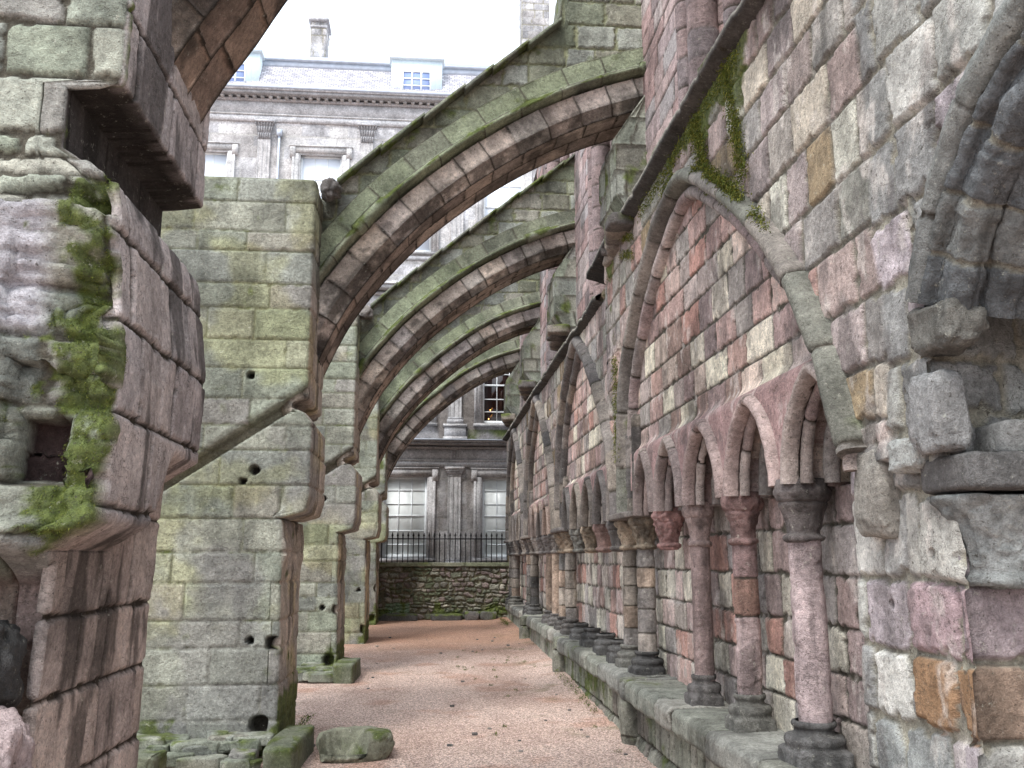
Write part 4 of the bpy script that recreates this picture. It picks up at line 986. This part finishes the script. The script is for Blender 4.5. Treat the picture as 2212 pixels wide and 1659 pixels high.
# ------------------------------------------------------------------ bench
BEN = thing('stone_bench', 'continuous low stone bench with slab seat at the foot of the arcaded wall', 'bench', (1.85, 12, 0.15))
def bench_slabs(ya, yb, x0, seed, ztop=0.62):
    M = Multi()
    ys = np.arange(ya, yb, 0.012)
    prof, v = resample([(2.12, ztop), (x0 + 0.02, ztop), (x0, ztop - 0.02), (x0, ztop - 0.12), (x0 + 0.015, ztop - 0.135), (x0 + 0.12, ztop - 0.135)], 0.014)
    P = np.zeros((len(prof), len(ys), 3)); P[..., 0] = prof[:, None, 0]; P[..., 1] = ys[None]; P[..., 2] = prof[:, None, 1]
    P[..., 0] += 0.05 * (fbm(ys, ys * 0, seed=seed, oct=3, f=1.7) - 0.5)[None] * (prof[:, None, 0] < x0 + 0.1)
    U = np.tile(ys[None], (len(prof), 1)); V = np.tile(v[:, None], (1, len(ys)))
    h, c, i = masonry(U, V, [-1, 5], L=(0.42, 0.85), seed=seed, joint=0.004, rad=0.02, depth=0.018, rough=0.006, warp=0.006, chip=0.012, palette=pal((146,146,130),(136,138,122),(154,150,136),(130,130,120)), mortar=MORTAR_DK, cvar=0.25, off=0.01)
    er = fbm(P[..., 0], P[..., 1], P[..., 2], seed=seed + 2, oct=4, f=6) - 0.5; h = h + er * 0.03
    c, h = moss(c, P, 0.34 + 0 * h, seed=seed + 4, f=4, h=h, thick=0.002)
    surf(M, P, h, c)
    for k, e in enumerate((P[:, 0], P[:, -1])):
        m = np.array([2.0, e[0, 1], ztop - 0.06]); n = len(e); vv = np.vstack([e, m[None]]); i_ = np.arange(n - 1)
        ff = np.stack([i_, i_ + 1, np.full(n - 1, n)], -1); M.add(vv, ff if k else ff[:, ::-1], P_GREENDK[1])
    M.build('seat_slab', M_STONE, BEN)
bench_slabs(2.9, 7.88, 1.63, 901); bench_slabs(7.93, 12.05, 1.66, 903, 0.615); bench_slabs(12.1, 16.6, 1.71, 905, 0.63); bench_slabs(16.65, 20.9, 1.76, 907, 0.64)
M = Multi()
ys = np.arange(2.9, 20.9, 0.018); zs = np.arange(-0.1, 0.51, 0.012); Z, Y = np.meshgrid(zs, ys, indexing='ij')
X = 1.72 + 0.006 * (Y - 7) - 0.12 * ss(0.22, 0.0, Z - 0.012 * (Y - 7)) * (fbm(Y, Z, seed=3, f=3) * 1.3)
h, c, i = masonry(Y, Z, [-0.2, 0.22, 0.6], L=(0.14, 0.26), seed=911, joint=0.005, rad=0.015, depth=0.02, rough=0.008, warp=0.01, chip=0.01, palette=pal((134,136,116),(120,124,100),(146,144,126),(130,122,108)), mortar=MORTAR_DK, cvar=0.25)
P = np.stack([X, Y, Z], -1)
c, h = moss(c, P, 0.36 + 0.2 * np.exp(-((Y - 10.2) / 1.2) ** 2), seed=913, f=5, h=h, thick=0.015)
P[..., 0] -= h + 0.04 * (fbm(Y, Z, seed=917, oct=5, f=6) - 0.5) * ss(0.35, 0.1, Z)
M.add(P, grid_faces(len(zs), len(ys))[:, ::-1], c); M.build('bench_front', M_STONE, BEN)
for k, y in enumerate((7.82, 11.95, 16.25)):
    M = Multi()
    lathe(M, 1.72, y, [(0.13, -0.05), (0.13, 0.08), (0.11, 0.12), (0.125, 0.2), (0.13, 0.26), (0.13, 0.44), (0.115, 0.48), (0.10, 0.49), (0.12, 0.5), (0.12, 0.63), (0.0, 0.64)], 921 + k, pal((124,126,104),(132,130,112)), n=36, drums=[-1, 0.2, 0.49, 1], mossy=0.38, soot=0.1)
    M.build('pilaster_stub', M_STONE, BEN)

# ------------------------------------------------------------------ footings, loose stones
def gz(x, y): return float(ground_z(np.array(float(x)), np.array(float(y))))
foot = [('mossy rubble footing under the large grey green pier of the second buttress', 7.15, -2.3, -1.28, 25), ('mossy rubble footing below the third buttress pier, beyond the first one', 11.35, -2.2, -1.15, 22)]
for k, (lab, y, xa, xb, n) in enumerate(foot):
    r = random.Random(50 + k); M = Multi()
    for j in range(n):
        xx = r.uniform(xa, xb); yy = y + r.uniform(0.0, 0.4); z = gz(xx, yy)
        rock(M, (xx, yy, z + 0.02 + 0.14 * (yy - y) / 0.4), (r.uniform(0.14, 0.34), r.uniform(0.12, 0.24), r.uniform(0.06, 0.11)), 60 + j + 40 * k, P_GREEN * 0.8, rot=r.uniform(-0.3, 0.3), mossy=0.5, n=22, amp=0.22, sq=0.24, hard=1)
    o = M.build('rubble_footing', M_STONE); tag(o, lab, 'rubble footing')
def kerb(label, x, y, L, rot, wd, ht, seed):
    M = Multi(); rock(M, (x, y, gz(x, y) + ht * 0.32), (wd, L, ht), seed, pal((124,130,96),(112,118,90)), rot=rot, sq=0.2, amp=0.07, n=40, mossy=0.47)
    o = M.build('kerb_block', M_STONE); tag(o, label, 'stone block', group='mossy blocks lying against the piers')
kerb('long mossy stone block lying against the foot of the nearer tall pier', -0.98, 7.35, 0.95, -0.05, 0.22, 0.24, 71)
kerb('short moss topped block at the foot of the pier behind, beyond the long block', -0.93, 11.75, 0.8, -0.05, 0.24, 0.26, 73)
kerb('broad lichened slab at the bottom edge beneath the rubble footing', -1.95, 6.95, 0.3, 1.45, 0.25, 0.2, 79)
def frag():
    n1, n2 = 70, 90
    def fn(q):
        # bite a round hollow out of the left-front, leaving a rim
        x, y, z = q[..., 0], q[..., 1], q[..., 2]
        d = np.sqrt(((x + 0.09) / 0.19) ** 2 + ((y + 0.16) / 0.20) ** 2)
        cut = ss(1.0, 0.85, d) * (z > -0.02)
        q = q.copy(); q[..., 2] = np.where(z > 0, z - cut * (z + 0.07), z); 
        q[..., 0] = x * (1 - 0.28 * ss(0.02, -0.12, z)); return q
    M = Multi(); rock(M, (-0.52, 7.5, gz(-0.52, 7.5) + 0.075), (0.58, 0.42, 0.23), 81, pal((134,132,104),(134,134,106)), rot=0.12, sq=0.45, amp=0.12, n=70, mossy=0.36, fn=fn, hard=0)
    o = M.build('carved_stone_fragment', M_STONE); tag(o, 'round carved stone fragment with a hollow scooped top lying on pink gravel', 'stone fragment')
frag()
M = Multi(); rock(M, (-1.36, 3.12, 0.86), (0.30, 0.4, 0.50), 91, pal((178,150,144),(176,150,146)), amp=0.4, sq=0.7, n=60, hard=0.3)
rock(M, (-1.22, 3.12, 0.78), (0.24, 0.3, 0.26), 92, pal((178,154,150),(176,154,150)), amp=0.3, sq=0.7, n=50, hard=0.3)
rock(M, (-1.5, 3.15, 0.62), (0.5, 0.4, 0.4), 93, pal((168,146,142),(160,140,138)), amp=0.3, sq=0.7, n=50)
o = M.build('boulder', M_STONE); tag(o, 'smooth pinkish worn boulder in the bottom left corner against the nearest pier', 'boulder')
M = Multi(); rock(M, (-1.50, 3.3, 1.24), (0.30, 0.3, 0.34), 97, P_DARK * 0.5, amp=0.3, sq=0.7, n=50)
o = M.build('dark_boulder', M_STONE); tag(o, 'dark glossy boulder under the mossy overhang of the nearest pier', 'boulder')

# ------------------------------------------------------------------ rubble boundary wall and railing
RW = thing('rubble_wall', 'low mossy rubble wall closing the far end of the gravel aisle', 'wall', (0.4, 21.0, 0.3))
YW = 20.98
def rubble():
    xs = np.arange(-1.3, 2.1, 0.014); zs = np.arange(0.1, 1.46, 0.012); Z, X = np.meshgrid(zs, xs, indexing='ij')
    h, c, i = masonry(X, Z, courses(0.0, 1.6, 0.07, 0.14, 3), L=(0.10, 0.26), seed=941, joint=0.008, rad=0.024, depth=0.035, rough=0.012, warp=0.075, chip=0.02, off=0.014, tilt=0.03, palette=P_RUB, mortar=lin((96, 92, 74)), corner=0.03, cvar=0.3)
    P = np.stack([X, np.full(X.shape, YW), Z], -1)
    c = mixc(c, lin((110, 140, 110)), ss(0.05, 0.0, np.maximum(np.abs(X + 0.62) - 0.24, np.abs(Z - 0.55) - 0.08) + 0.08 * (i['n'] - 0.5)) * 0.7)
    c, h = moss(c, P, 0.30 + 0.30 * ss(0.8, 0.35, Z), seed=943, f=4, h=h, thick=0.01)
    M = Multi(); surf(M, P, h, c, nrm=np.tile([0, -1.0, 0], X.shape + (1,)))
    box(M, -1.3, 2.1, YW + 0.03, YW + 0.3, -0.2, 1.44, P_DARK[0]); M.build('masonry', M_STONE, RW)
    M = Multi(); r = random.Random(5); x = -1.3
    while x < 2.0:
        L = r.uniform(0.5, 0.8); rock(M, (x + L / 2, YW + 0.13, 1.485), (L - 0.01, 0.40, 0.085), 950 + int(x * 10), pal((124,130,96),(130,132,104)), sq=0.14, amp=0.03, n=26, mossy=0.44); x += L
    M.build('coping', M_STONE, RW)
rubble()
labs = ['long low mossy stone at the left foot of the rubble wall', 'dark mossy carved stone at the middle foot of the rubble wall', 'small square mossy stone right of centre at the rubble wall foot', 'mossy stone in the right corner at the rubble wall foot']
for k, (x, L, H_) in enumerate(((-0.62, 0.85, 0.17), (0.45, 0.66, 0.16), (1.0, 0.3, 0.2), (1.36, 0.36, 0.2))):
    M = Multi(); rock(M, (x, YW - 0.14, gz(x, YW) + H_ * 0.35), (L, 0.26, H_), 960 + k, P_DARK * 0.9, sq=0.4, amp=0.14, n=30, mossy=0.55)
    tag(M.build('mossy_stone', M_STONE), labs[k], 'mossy stone', group='mossy stones along the foot of the rubble wall')
RL = thing('iron_railing', 'black iron railing with spear finials on top of the mossy rubble wall', 'railing', (0.4, YW + 0.13, 1.52))
M = Multi(); box(M, -1.2, 2.1, YW + 0.115, YW + 0.145, 2.035, 2.06, (0.01, 0.01, 0.012)); M.build('top_rail', M_IRON, RL, smooth=False)
def bar_mesh():
    bm = bmesh.new()
    prof = [(0.0115, 0), (0.0115, 0.50), (0.0115, 0.545), (0.018, 0.56), (0.010, 0.575), (0.024, 0.605), (0.018, 0.635), (0.0, 0.69)]
    rings = [[bm.verts.new((r * math.cos(a), r * math.sin(a), z)) for a in [k * math.pi / 4 for k in range(8)]] for r, z in prof]
    for a, b in zip(rings, rings[1:]):
        for k in range(8): bm.faces.new((a[k], a[(k + 1) % 8], b[(k + 1) % 8], b[k]))
    me = bpy.data.meshes.new('bar'); bm.to_mesh(me); bm.free(); me.materials.append(M_IRON); return me
bme = bar_mesh()
for k in range(28):
    o = bpy.data.objects.new('railing_bar', bme); C.objects.link(o); o.parent = RL; o.location = (-1.12 - 0.4 + k * 0.1165, 0, -0.01)

# ------------------------------------------------------------------ palace
YP = 22.5
PAL = thing('palace_building', 'grey classical palace facade with white sash windows and pilasters behind the iron railing', 'palace', (0, YP, 0))
PX = [0.63, -1.70, -4.28, 3.0]; WX = [1.82, -0.54, -2.85, -5.7, 4.2]
WZ = [(1.62, 3.55), (4.86, 6.75), (9.2, 11.72)]
def palace_wall():
    xs = np.arange(-8, 5.5, 0.035); zs = np.arange(-0.2, 13.3, 0.035); Z, X = np.meshgrid(zs, xs, indexing='ij')
    h, c, i = masonry(X, Z, courses(-0.3, 14, 0.26, 0.33, 3), L=(0.4, 0.8), seed=971, joint=0.004, rad=0.01, depth=0.006, rough=0.003, warp=0.002, chip=0.002, palette=P_PALACE, mortar=lin((176, 174, 170)), cvar=0.2, dirty=0.5)
    st = fbm(X, Z * 0.2, seed=972, oct=5, f=3); c = mixc(c, lin((112, 104, 98)), np.clip(ss(0.45, 0.65, st) * 0.5 * ss(9.5, 6, Z) + 0.35 * ss(8.5, 5.5, Z), 0, 1))  # streaky stains plus painted haze: colour darker below, so upper storeys look washed out
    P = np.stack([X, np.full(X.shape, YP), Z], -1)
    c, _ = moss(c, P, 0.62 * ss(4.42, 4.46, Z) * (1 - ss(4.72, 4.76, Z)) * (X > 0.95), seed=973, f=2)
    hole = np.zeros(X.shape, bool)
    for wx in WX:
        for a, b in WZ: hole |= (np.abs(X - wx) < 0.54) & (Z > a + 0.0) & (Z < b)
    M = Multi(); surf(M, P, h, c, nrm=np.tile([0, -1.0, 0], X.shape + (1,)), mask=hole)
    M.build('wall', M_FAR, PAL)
    M = Multi(); box(M, -8, 5.5, YP + 0.45, YP + 4, -0.2, 13.3, P_PALACE[0] * 0.6); M.build('wall_core', M_FAR, PAL)
palace_wall()
def trim(M, x0, x1, y0, y1, z0, z1, k=0, dirt=1.0): box(M, x0, x1, y0, y1, z0, z1, P_PALACE[k % 6] * dirt)
# entablatures
def entab(z0, z1, seed, ledge=False, dent=False):
    M = Multi(); H_ = z1 - z0
    trim(M, -8, 5.5, YP - 0.05, YP + 0.01, z0, z0 + 0.22 * H_, 0); trim(M, -8, 5.5, YP - 0.07, YP + 0.012, z0 + 0.22 * H_, z0 + 0.27 * H_, 2)
    trim(M, -8, 5.5, YP - 0.03, YP + 0.014, z0 + 0.27 * H_, z0 + 0.72 * H_, 4)
    trim(M, -8, 5.5, YP - 0.10, YP + 0.016, z0 + 0.72 * H_, z0 + 0.80 * H_, 1)
    trim(M, -8, 5.5, YP - 0.30, YP + 0.018, z0 + 0.84 * H_, z1 - 0.03, 3, 0.8)
    trim(M, -8, 5.5, YP - 0.34, YP + 0.02, z1 - 0.03, z1, 0)
    if dent:
        x = -8
        while x < 5.4: trim(M, x, x + 0.09, YP - 0.2, YP, z0 + 0.76 * H_, z0 + 0.84 * H_, 2, 0.8); x += 0.2
    M.build('cornice', M_FAR, PAL, smooth=False)
    if ledge:
        M = Multi(); box(M, -8, 5.5, YP - 0.40, YP + 0.02, z1 + 0.003, z1 + 0.03, P_PALACE[0]); M.build('lead_ledge', M_LEAD, PAL, smooth=False)
entab(3.80, 4.40, 1, ledge=True); entab(7.40, 8.30, 2); entab(12.55, 13.32, 3, dent=True)
# plinth band of the second floor
M = Multi(); trim(M, -8, 5.5, YP - 0.06, YP + 0.01, 8.98, 9.08, 1); trim(M, -8, 5.5, YP - 0.05, YP + 0.012, 8.32, 8.42, 2); M.build('band', M_FAR, PAL, smooth=False)
def pilaster(x, z0, z1, zc, kind):
    M = Multi(); w_ = 0.16
    n = 81; u = np.linspace(-w_, w_, n); zz = np.linspace(z0, z1, 12); Z, X = np.meshgrid(zz, u, indexing='ij')
    fl = 0.018 * np.clip(np.sin((X / w_) * math.pi * 3.0 + math.pi / 2), 0, 1) ** 0.5 * (np.abs(X) < w_ * 0.93) * (Z > z0 + 0.05) * (Z < z1 - 0.03)
    P = np.stack([X + x, YP - 0.07 + fl, Z], -1)
    sh = fbm(X + x, Z * 0.3, seed=int(99 + x), oct=4, f=4); M.add(P, grid_faces(12, n), (P_PALACE[2] * (0.8 + 0.4 * sh)[..., None]))
    for s_ in (-1, 1): box(M, *(sorted((x + s_ * w_, x + s_ * (w_ - 0.004)))), YP - 0.07, YP, z0, z1, P_PALACE[2])
    trim(M, x - 0.2, x + 0.2, YP - 0.10, YP, z0 - 0.10, z0, 1); trim(M, x - 0.18, x + 0.18, YP - 0.085, YP, z0, z0 + 0.05, 3)
    pil = M.build('pilaster', M_FAR, PAL, smooth=False)
    M = Multi()
    if kind == 0:
        trim(M, x - 0.165, x + 0.165, YP - 0.075, YP, z1, z1 + 0.06, 2); trim(M, x - 0.19, x + 0.19, YP - 0.10, YP, z1 + 0.06, z1 + 0.12, 1)
        trim(M, x - 0.215, x + 0.215, YP - 0.125, YP, z1 + 0.12, z1 + 0.17, 0); trim(M, x - 0.235, x + 0.235, YP - 0.145, YP, z1 + 0.17, zc, 2)
    else:
        zz = np.linspace(z1, zc - 0.05, 30); u = np.linspace(-1, 1, 50); Z, X = np.meshgrid(zz, u, indexing='ij'); t = (Z - z1) / (zc - 0.05 - z1)
        hw = 0.155 + 0.075 * t ** 1.5
        lf = np.abs(np.sin(X * 3 * math.pi + (t > 0.35) * math.pi / 2)) * np.abs(np.sin(t * math.pi * 2.6)) ** 0.6
        y = YP - 0.075 - 0.05 * t - 0.05 * lf
        M.add(np.stack([x + X * hw, y, Z], -1), grid_faces(30, 50), (P_PALACE[1] * 0.8) * (0.65 + 0.45 * lf[..., None]))
        trim(M, x - 0.155, x + 0.155, YP - 0.07, YP, z1, zc - 0.05, 3, 0.8); trim(M, x - 0.245, x + 0.245, YP - 0.19, YP, zc - 0.05, zc, 0)
    o = M.build('capital', M_FAR, smooth=False); o.parent = pil
    return pil
for x in PX:
    p0 = pilaster(x, 1.55, 3.56, 3.79, 0)
    p1 = pilaster(x, 4.95, 7.05, 7.39, 1); p2 = pilaster(x, 9.12, 12.06, 12.54, 1)
    for z0, z1 in ((4.44, 4.83), (8.42, 8.98)):
        M = Multi(); trim(M, x - 0.26, x + 0.26, YP - 0.12, YP, z0, z1, 1); trim(M, x - 0.29, x + 0.29, YP - 0.15, YP, z1 - 0.06, z1 + 0.002, 2); trim(M, x - 0.29, x + 0.29, YP - 0.15, YP, z0 - 0.001, z0 + 0.08, 2)
        M.build('pedestal', M_FAR, PAL, smooth=False)
    M = Multi()
    for s_ in (-0.07, 0.0, 0.07): trim(M, x - 0.022 + s_, x + 0.022 + s_, YP - 0.055, YP, 3.97, 4.21, 1)
    trim(M, x - 0.11, x + 0.11, YP - 0.06, YP, 4.21, 4.235, 1); trim(M, x - 0.11, x + 0.11, YP - 0.085, YP, 3.93, 3.962, 2); M.build('triglyph', M_FAR, PAL, smooth=False)
def window(x, z0, z1, glass, rows, arch=True):
    M = Multi(); hw = 0.52; y = YP + 0.10
    # outer box, meeting rail, glazing bars
    for a, b in ((-hw, -hw + 0.05), (hw - 0.05, hw)): box(M, x + a, x + b, y, y + 0.06, z0, z1, (0.8,) * 3)
    box(M, x - hw, x + hw, y + 0.001, y + 0.062, z1 - 0.05, z1, (0.8,) * 3); box(M, x - hw, x + hw, y - 0.002, y + 0.062, z0, z0 + 0.09, (0.8,) * 3)
    zm = z0 + (z1 - z0) * 0.52; box(M, x - hw + 0.05, x + hw - 0.05, y + 0.004, y + 0.05, zm - 0.02, zm + 0.02, (0.8,) * 3)
    g = (z1 - z0)
    for k in range(1, 3): xx = x - hw + 0.05 + (2 * hw - 0.1) * k / 3; box(M, xx - 0.011, xx + 0.011, y + 0.012, y + 0.045, z0 + 0.09, z1 - 0.05, (0.8,) * 3)
    for k in range(1, rows):
        if abs(k / rows - 0.5) > 0.06: zz = z0 + g * k / rows; box(M, x - hw + 0.05, x + hw - 0.05, y + 0.014, y + 0.043, zz - 0.011, zz + 0.011, (0.8,) * 3)
    fr = M.build('window', M_WHITE, PAL, smooth=False)
    M = Multi(); box(M, x - hw + 0.03, x + hw - 0.03, y + 0.028, y + 0.034, z0 + 0.03, z1 - 0.03, (0.5,) * 3)
    p = M.build('glass', glass, smooth=False); p.parent = fr
    # reveal + architrave
    M = Multi(); c = P_PALACE[2]
    for s_ in (-1, 1):
        a, b = sorted((x + s_ * 0.52, x + s_ * 0.55)); box(M, a, b, YP - 0.02, YP + 0.46, z0 - 0.02, z1 + 0.02, c)
        a, b = sorted((x + s_ * 0.551, x + s_ * 0.70)); box(M, a, b, YP - 0.05, YP + 0.01, z0 - 0.02, z1 + 0.0, c * 0.95)
        a, b = sorted((x + s_ * 0.66, x + s_ * 0.72)); box(M, a, b, YP - 0.065, YP + 0.012, z0 - 0.02, z1 - 0.1, c)
        a, b = sorted((x + s_ * 0.64, x + s_ * 0.78)); box(M, a, b, YP - 0.067, YP + 0.014, z1 - 0.098, z1 + 0.18, c)
    box(M, x - 0.55, x + 0.55, YP - 0.021, YP + 0.459, z1 + 0.001, z1 + 0.03, c)
    box(M, x - 0.76, x + 0.76, YP - 0.05, YP + 0.013, z1 + 0.032, z1 + 0.19, c * 0.95); box(M, x - 0.80, x + 0.80, YP - 0.075, YP + 0.011, z1 + 0.19, z1 + 0.225, c)
    box(M, x - 0.74, x + 0.74, YP - 0.09, YP + 0.2, z0 - 0.07, z0 - 0.001, c * 0.8)
    p = M.build('architrave', M_FAR, smooth=False); p.parent = fr
    return fr
for wx in WX:
    window(wx, 1.62, 3.55, M_BLIND, 6); window(wx, 9.2, 11.72, M_BLINDW, 4); window(wx, 4.86, 6.75, M_DARKG if wx == 1.82 else M_BLINDW, 6)
# chandelier candles behind the dark first-floor panes
m, nt, b = newmat('lit_candle'); b.inputs['Emission Color'].default_value = (1, 0.45, 0.12, 1); b.inputs['Emission Strength'].default_value = 3; b.inputs['Base Color'].default_value = (1, 0.5, 0.2, 1)
for x, z in ((1.50, 5.20), (1.46, 4.98)):
    M = Multi(); box(M, x - 0.008, x + 0.008, YP + 0.095, YP + 0.12, z, z + 0.035, (1, 0.5, 0.2)); M.build('lamp', m, PAL, smooth=False)
M = Multi(); 
# roof
M = Multi(); v = [(-8, YP - 0.25, 13.33), (5.5, YP - 0.25, 13.33), (5.5, YP + 0.35, 14.32), (-8, YP + 0.35, 14.32), (5.5, YP + 6, 13.33), (-8, YP + 6, 13.33), (5.5, YP + 5, 14.32), (-8, YP + 5, 14.32)]
roof = mesh_obj('roof', v, [(0, 1, 2, 3), (2, 6, 7, 3), (6, 4, 5, 7), (0, 3, 7, 5), (1, 4, 6, 2), (0, 5, 4, 1)], M_SLATE, PAL, smooth=False)
M = Multi(); box(M, -8, 5.5, YP + 0.33, YP + 0.75, 14.30, 14.46, (0.5,) * 3); box(M, -8, 5.5, YP + 0.27, YP + 0.8, 14.46, 14.54, (0.5,) * 3); box(M, -8, 5.5, YP + 0.31, YP + 0.8, 14.545, 14.60, (0.5,) * 3)
box(M, -8, 5.5, YP - 0.36, YP - 0.2, 13.325, 13.40, (0.5,) * 3); M.build('roof_ledge', M_LEAD, PAL, smooth=False)
def dormer(x, w_):
    M = Multi(); y = YP - 0.06
    box(M, x - w_, x + w_, y, y + 0.9, 13.4, 14.44, (0.8,) * 3); box(M, x - w_ - 0.06, x + w_ + 0.06, y - 0.08, y + 0.95, 14.44, 14.50, (0.8,) * 3); box(M, x - w_ * 0.72, x + w_ * 0.72, y - 0.02, y, 13.42, 14.24, (0.8,) * 3)
    d = M.build('dormer', M_BLUEW, PAL, smooth=False)
    M = Multi(); box(M, x - 0.36, x + 0.36, y - 0.03, y - 0.021, 13.50, 14.08, (0.5,) * 3); p = M.build('pane', M_SKYG, smooth=False); p.parent = d
    M = Multi()
    for k in range(4): xx = x - 0.36 + 0.24 * k; box(M, xx - 0.022, xx + 0.022, y - 0.05, y - 0.031, 13.48, 14.10, (0.8,) * 3)
    for k in range(4): zz = 13.50 + 0.195 * k; box(M, x - 0.38, x + 0.38, y - 0.048, y - 0.032, zz - 0.016, zz + 0.016, (0.8,) * 3)
    p = M.build('frame', M_WHITE, smooth=False); p.parent = d
dormer(-0.47, 0.66); dormer(-5.2, 0.7)
def chimney(x, hw, z1, y):
    M = Multi(); st = 0.03
    lp, per = resample([(x - hw, y), (x + hw, y), (x + hw, y + 0.6), (x - hw, y + 0.6)], st, True); zz = np.arange(13.9, z1, st)
    P = np.zeros((len(zz), len(lp), 3)); P[..., 0] = lp[None, :, 0]; P[..., 1] = lp[None, :, 1]; P[..., 2] = zz[:, None]
    h, c, i = masonry(np.tile(per[None], (len(zz), 1)), P[..., 2], courses(13.8, 18, 0.18, 0.24, 6), L=(0.2, 0.4), seed=int(980 + x), joint=0.004, palette=P_PALACE * 0.95, mortar=MORTAR)
    surf(M, P, h, c, wrapx=True); box(M, x - hw - 0.07, x + hw + 0.07, y - 0.07, y + 0.67, z1, z1 + 0.08, P_PALACE[1]); box(M, x - hw - 0.03, x + hw + 0.03, y - 0.03, y + 0.63, z1 - 0.18, z1 - 0.12, P_PALACE[1])
    ch = M.build('chimney', M_FAR, roof)
    return ch
for a in ((-3.15, 0.2, 15.9, YP + 0.75), (2.75, 0.38, 17.5, YP + 0.75)):
    ch = chimney(*a)
# hipped attic roof light far left
M = Multi(); v = [(-5.2, YP + 1.2, 14.5), (-4.25, YP + 1.2, 14.5), (-4.5, YP + 1.3, 15.3), (-5.2, YP + 1.3, 15.45), (-5.2, YP + 2.2, 14.5), (-4.25, YP + 2.2, 14.5), (-4.5, YP + 2.1, 15.3), (-5.2, YP + 2.1, 15.45)]
lt = mesh_obj('roof_light', v, [(0, 1, 2, 3), (1, 5, 6, 2), (5, 4, 7, 6), (4, 0, 3, 7), (3, 2, 6, 7), (0, 4, 5, 1)], M_LEAD, smooth=False); lt.parent = PAL; lt.matrix_parent_inverse = Matrix.Translation((0, -YP, 0))
M = Multi(); box(M, -3.93, -3.88, YP - 0.10, YP - 0.05, 8.4, 12.2, (0.5,) * 3); box(M, -3.97, -3.84, YP - 0.13, YP - 0.02, 12.15, 12.32, (0.5,) * 3); M.build('drainpipe', M_LEAD, PAL, smooth=False)

# ------------------------------------------------------------------ moss tufts and weeds
def tufts(name, pts, n, rad, blade, seed, droop=0.5, cols=((96,112,36),(74,96,32),(124,128,50),(58,80,30))):
    r = random.Random(seed); v = []; f = []; cc = []
    for _ in range(n):
        x, y, z, s_ = pts[r.randrange(len(pts))]
        x += r.gauss(0, rad * 0.4); y += r.gauss(0, rad * s_); z += r.gauss(0, rad * s_ * 0.6)
        a = r.uniform(0, 2 * math.pi); L = blade * r.uniform(0.5, 1.4); w_ = L * 0.16
        d = Vector((math.cos(a) * 0.6 - 0.5, math.sin(a) * 0.7, r.uniform(-droop, 0.7))).normalized(); s = d.cross(Vector((0.3, 0.2, 1))).normalized() * w_
        p = Vector((x, y, z)); m = p + d * L * 0.6; e = p + d * L + Vector((0, 0, -droop * L * 0.6))
        k = len(v); v += [p - s, p + s, m + s * 0.8, m - s * 0.8, e]; f += [(k, k + 1, k + 2, k + 3), (k + 3, k + 2, k + 4)]
        c_ = lin(cols[r.randrange(len(cols))]) * r.uniform(0.6, 1.2); cc += [c_] * 5
    return mesh_obj(name, v, f, M_LEAF, None, np.array(cc), smooth=False)
o = tufts('moss', MOSSPTS, 16000, 0.010, 0.0065, 15, droop=0.8, cols=((96,108,44),(74,88,36),(116,122,54),(60,74,32))); tag(o, 'dark green moss cushions on the torn stones of the nearest pier', 'moss', kind='stuff')
ribp, _ = smooth_curve(RIB0, 0.05)
pts = [(1.76, y, z + 0.07, 1.0) for y, z in ribp if 4.55 < y < 6.6 and z > 3.25]
pts += [(1.76, y, z + 0.06, 1.3) for y, z in ribp if 4.7 < y < 5.5 and z > 3.25] * 2
pts = [p for p in pts if (p[1] < 5.55 and p[1] > 4.9) or p[1] > 6.3 or random.Random(int(p[1] * 99)).random() < 0.25]
pts += [(1.80, 5.6 + 0.012 * k, 4.0 + 0.025 * k, 1.4) for k in range(24)] + [(1.80, 4.95 + 0.01 * k, 3.8 + 0.035 * k, 1.2) for k in range(24)] + [(1.80, 5.0 + 0.10 * k, 4.56, 1.6) for k in range(26)] + [(1.8, 7.9 + 0.1 * (k % 5), 4.3 + 0.035 * k, 1.0) for k in range(16)]
pts += [(1.74, 8.45, 2.5 + 0.05 * k, 1.0) for k in range(20)]
o = tufts('moss', pts, 16000, 0.035, 0.017, 5, droop=0.9, cols=((110,118,50),(88,100,40),(132,132,60),(72,84,38))); tag(o, 'green moss and small ferns clinging along the arch rib and under the string course', 'moss', kind='stuff')
pts = [(1.58 + 0.03 * (k % 3), 9.0 + 0.12 * k, gz(1.55, 9 + 0.12 * k) + 0.04, 1.0) for k in range(24)] + [(-1.0 + 0.02 * (k % 4), 7.7 + 0.06 * k, 0.30, 0.6) for k in range(12)] + [(1.6, 18.6 + 0.1 * k, 0.35, 1.0) for k in range(20)]
for k in range(26): 
    rr = random.Random(k); xx, yy = rr.uniform(0.3, 1.55), rr.uniform(7.4, 15); pts.append((xx, yy, gz(xx, yy) + 0.008, 0.35))
o = tufts('weeds', pts, 3600, 0.04, 0.018, 9, droop=0.2); tag(o, 'small green weeds sprouting from the gravel and along the bench foot', 'weeds', kind='stuff')
# small loose stones on the gravel
M = Multi(); rr = random.Random(77)
for k in range(34):
    xx, yy = rr.uniform(-0.9, 1.5), rr.uniform(7.0, 17); s_ = rr.uniform(0.012, 0.035)
    if k % 3 == 0: xx = rr.uniform(0.7, 1.55)
    rock(M, (xx, yy, gz(xx, yy) + s_ * 0.2), (s_ * 1.4, s_, s_ * 0.7), k + 5, P_DARK if k % 2 else P_OLD * 1.2, n=7, amp=0.4)
o = M.build('loose_pebbles', M_STONE); tag(o, 'scattered dark loose pebbles lying on the pink gravel', 'pebbles', kind='stuff')
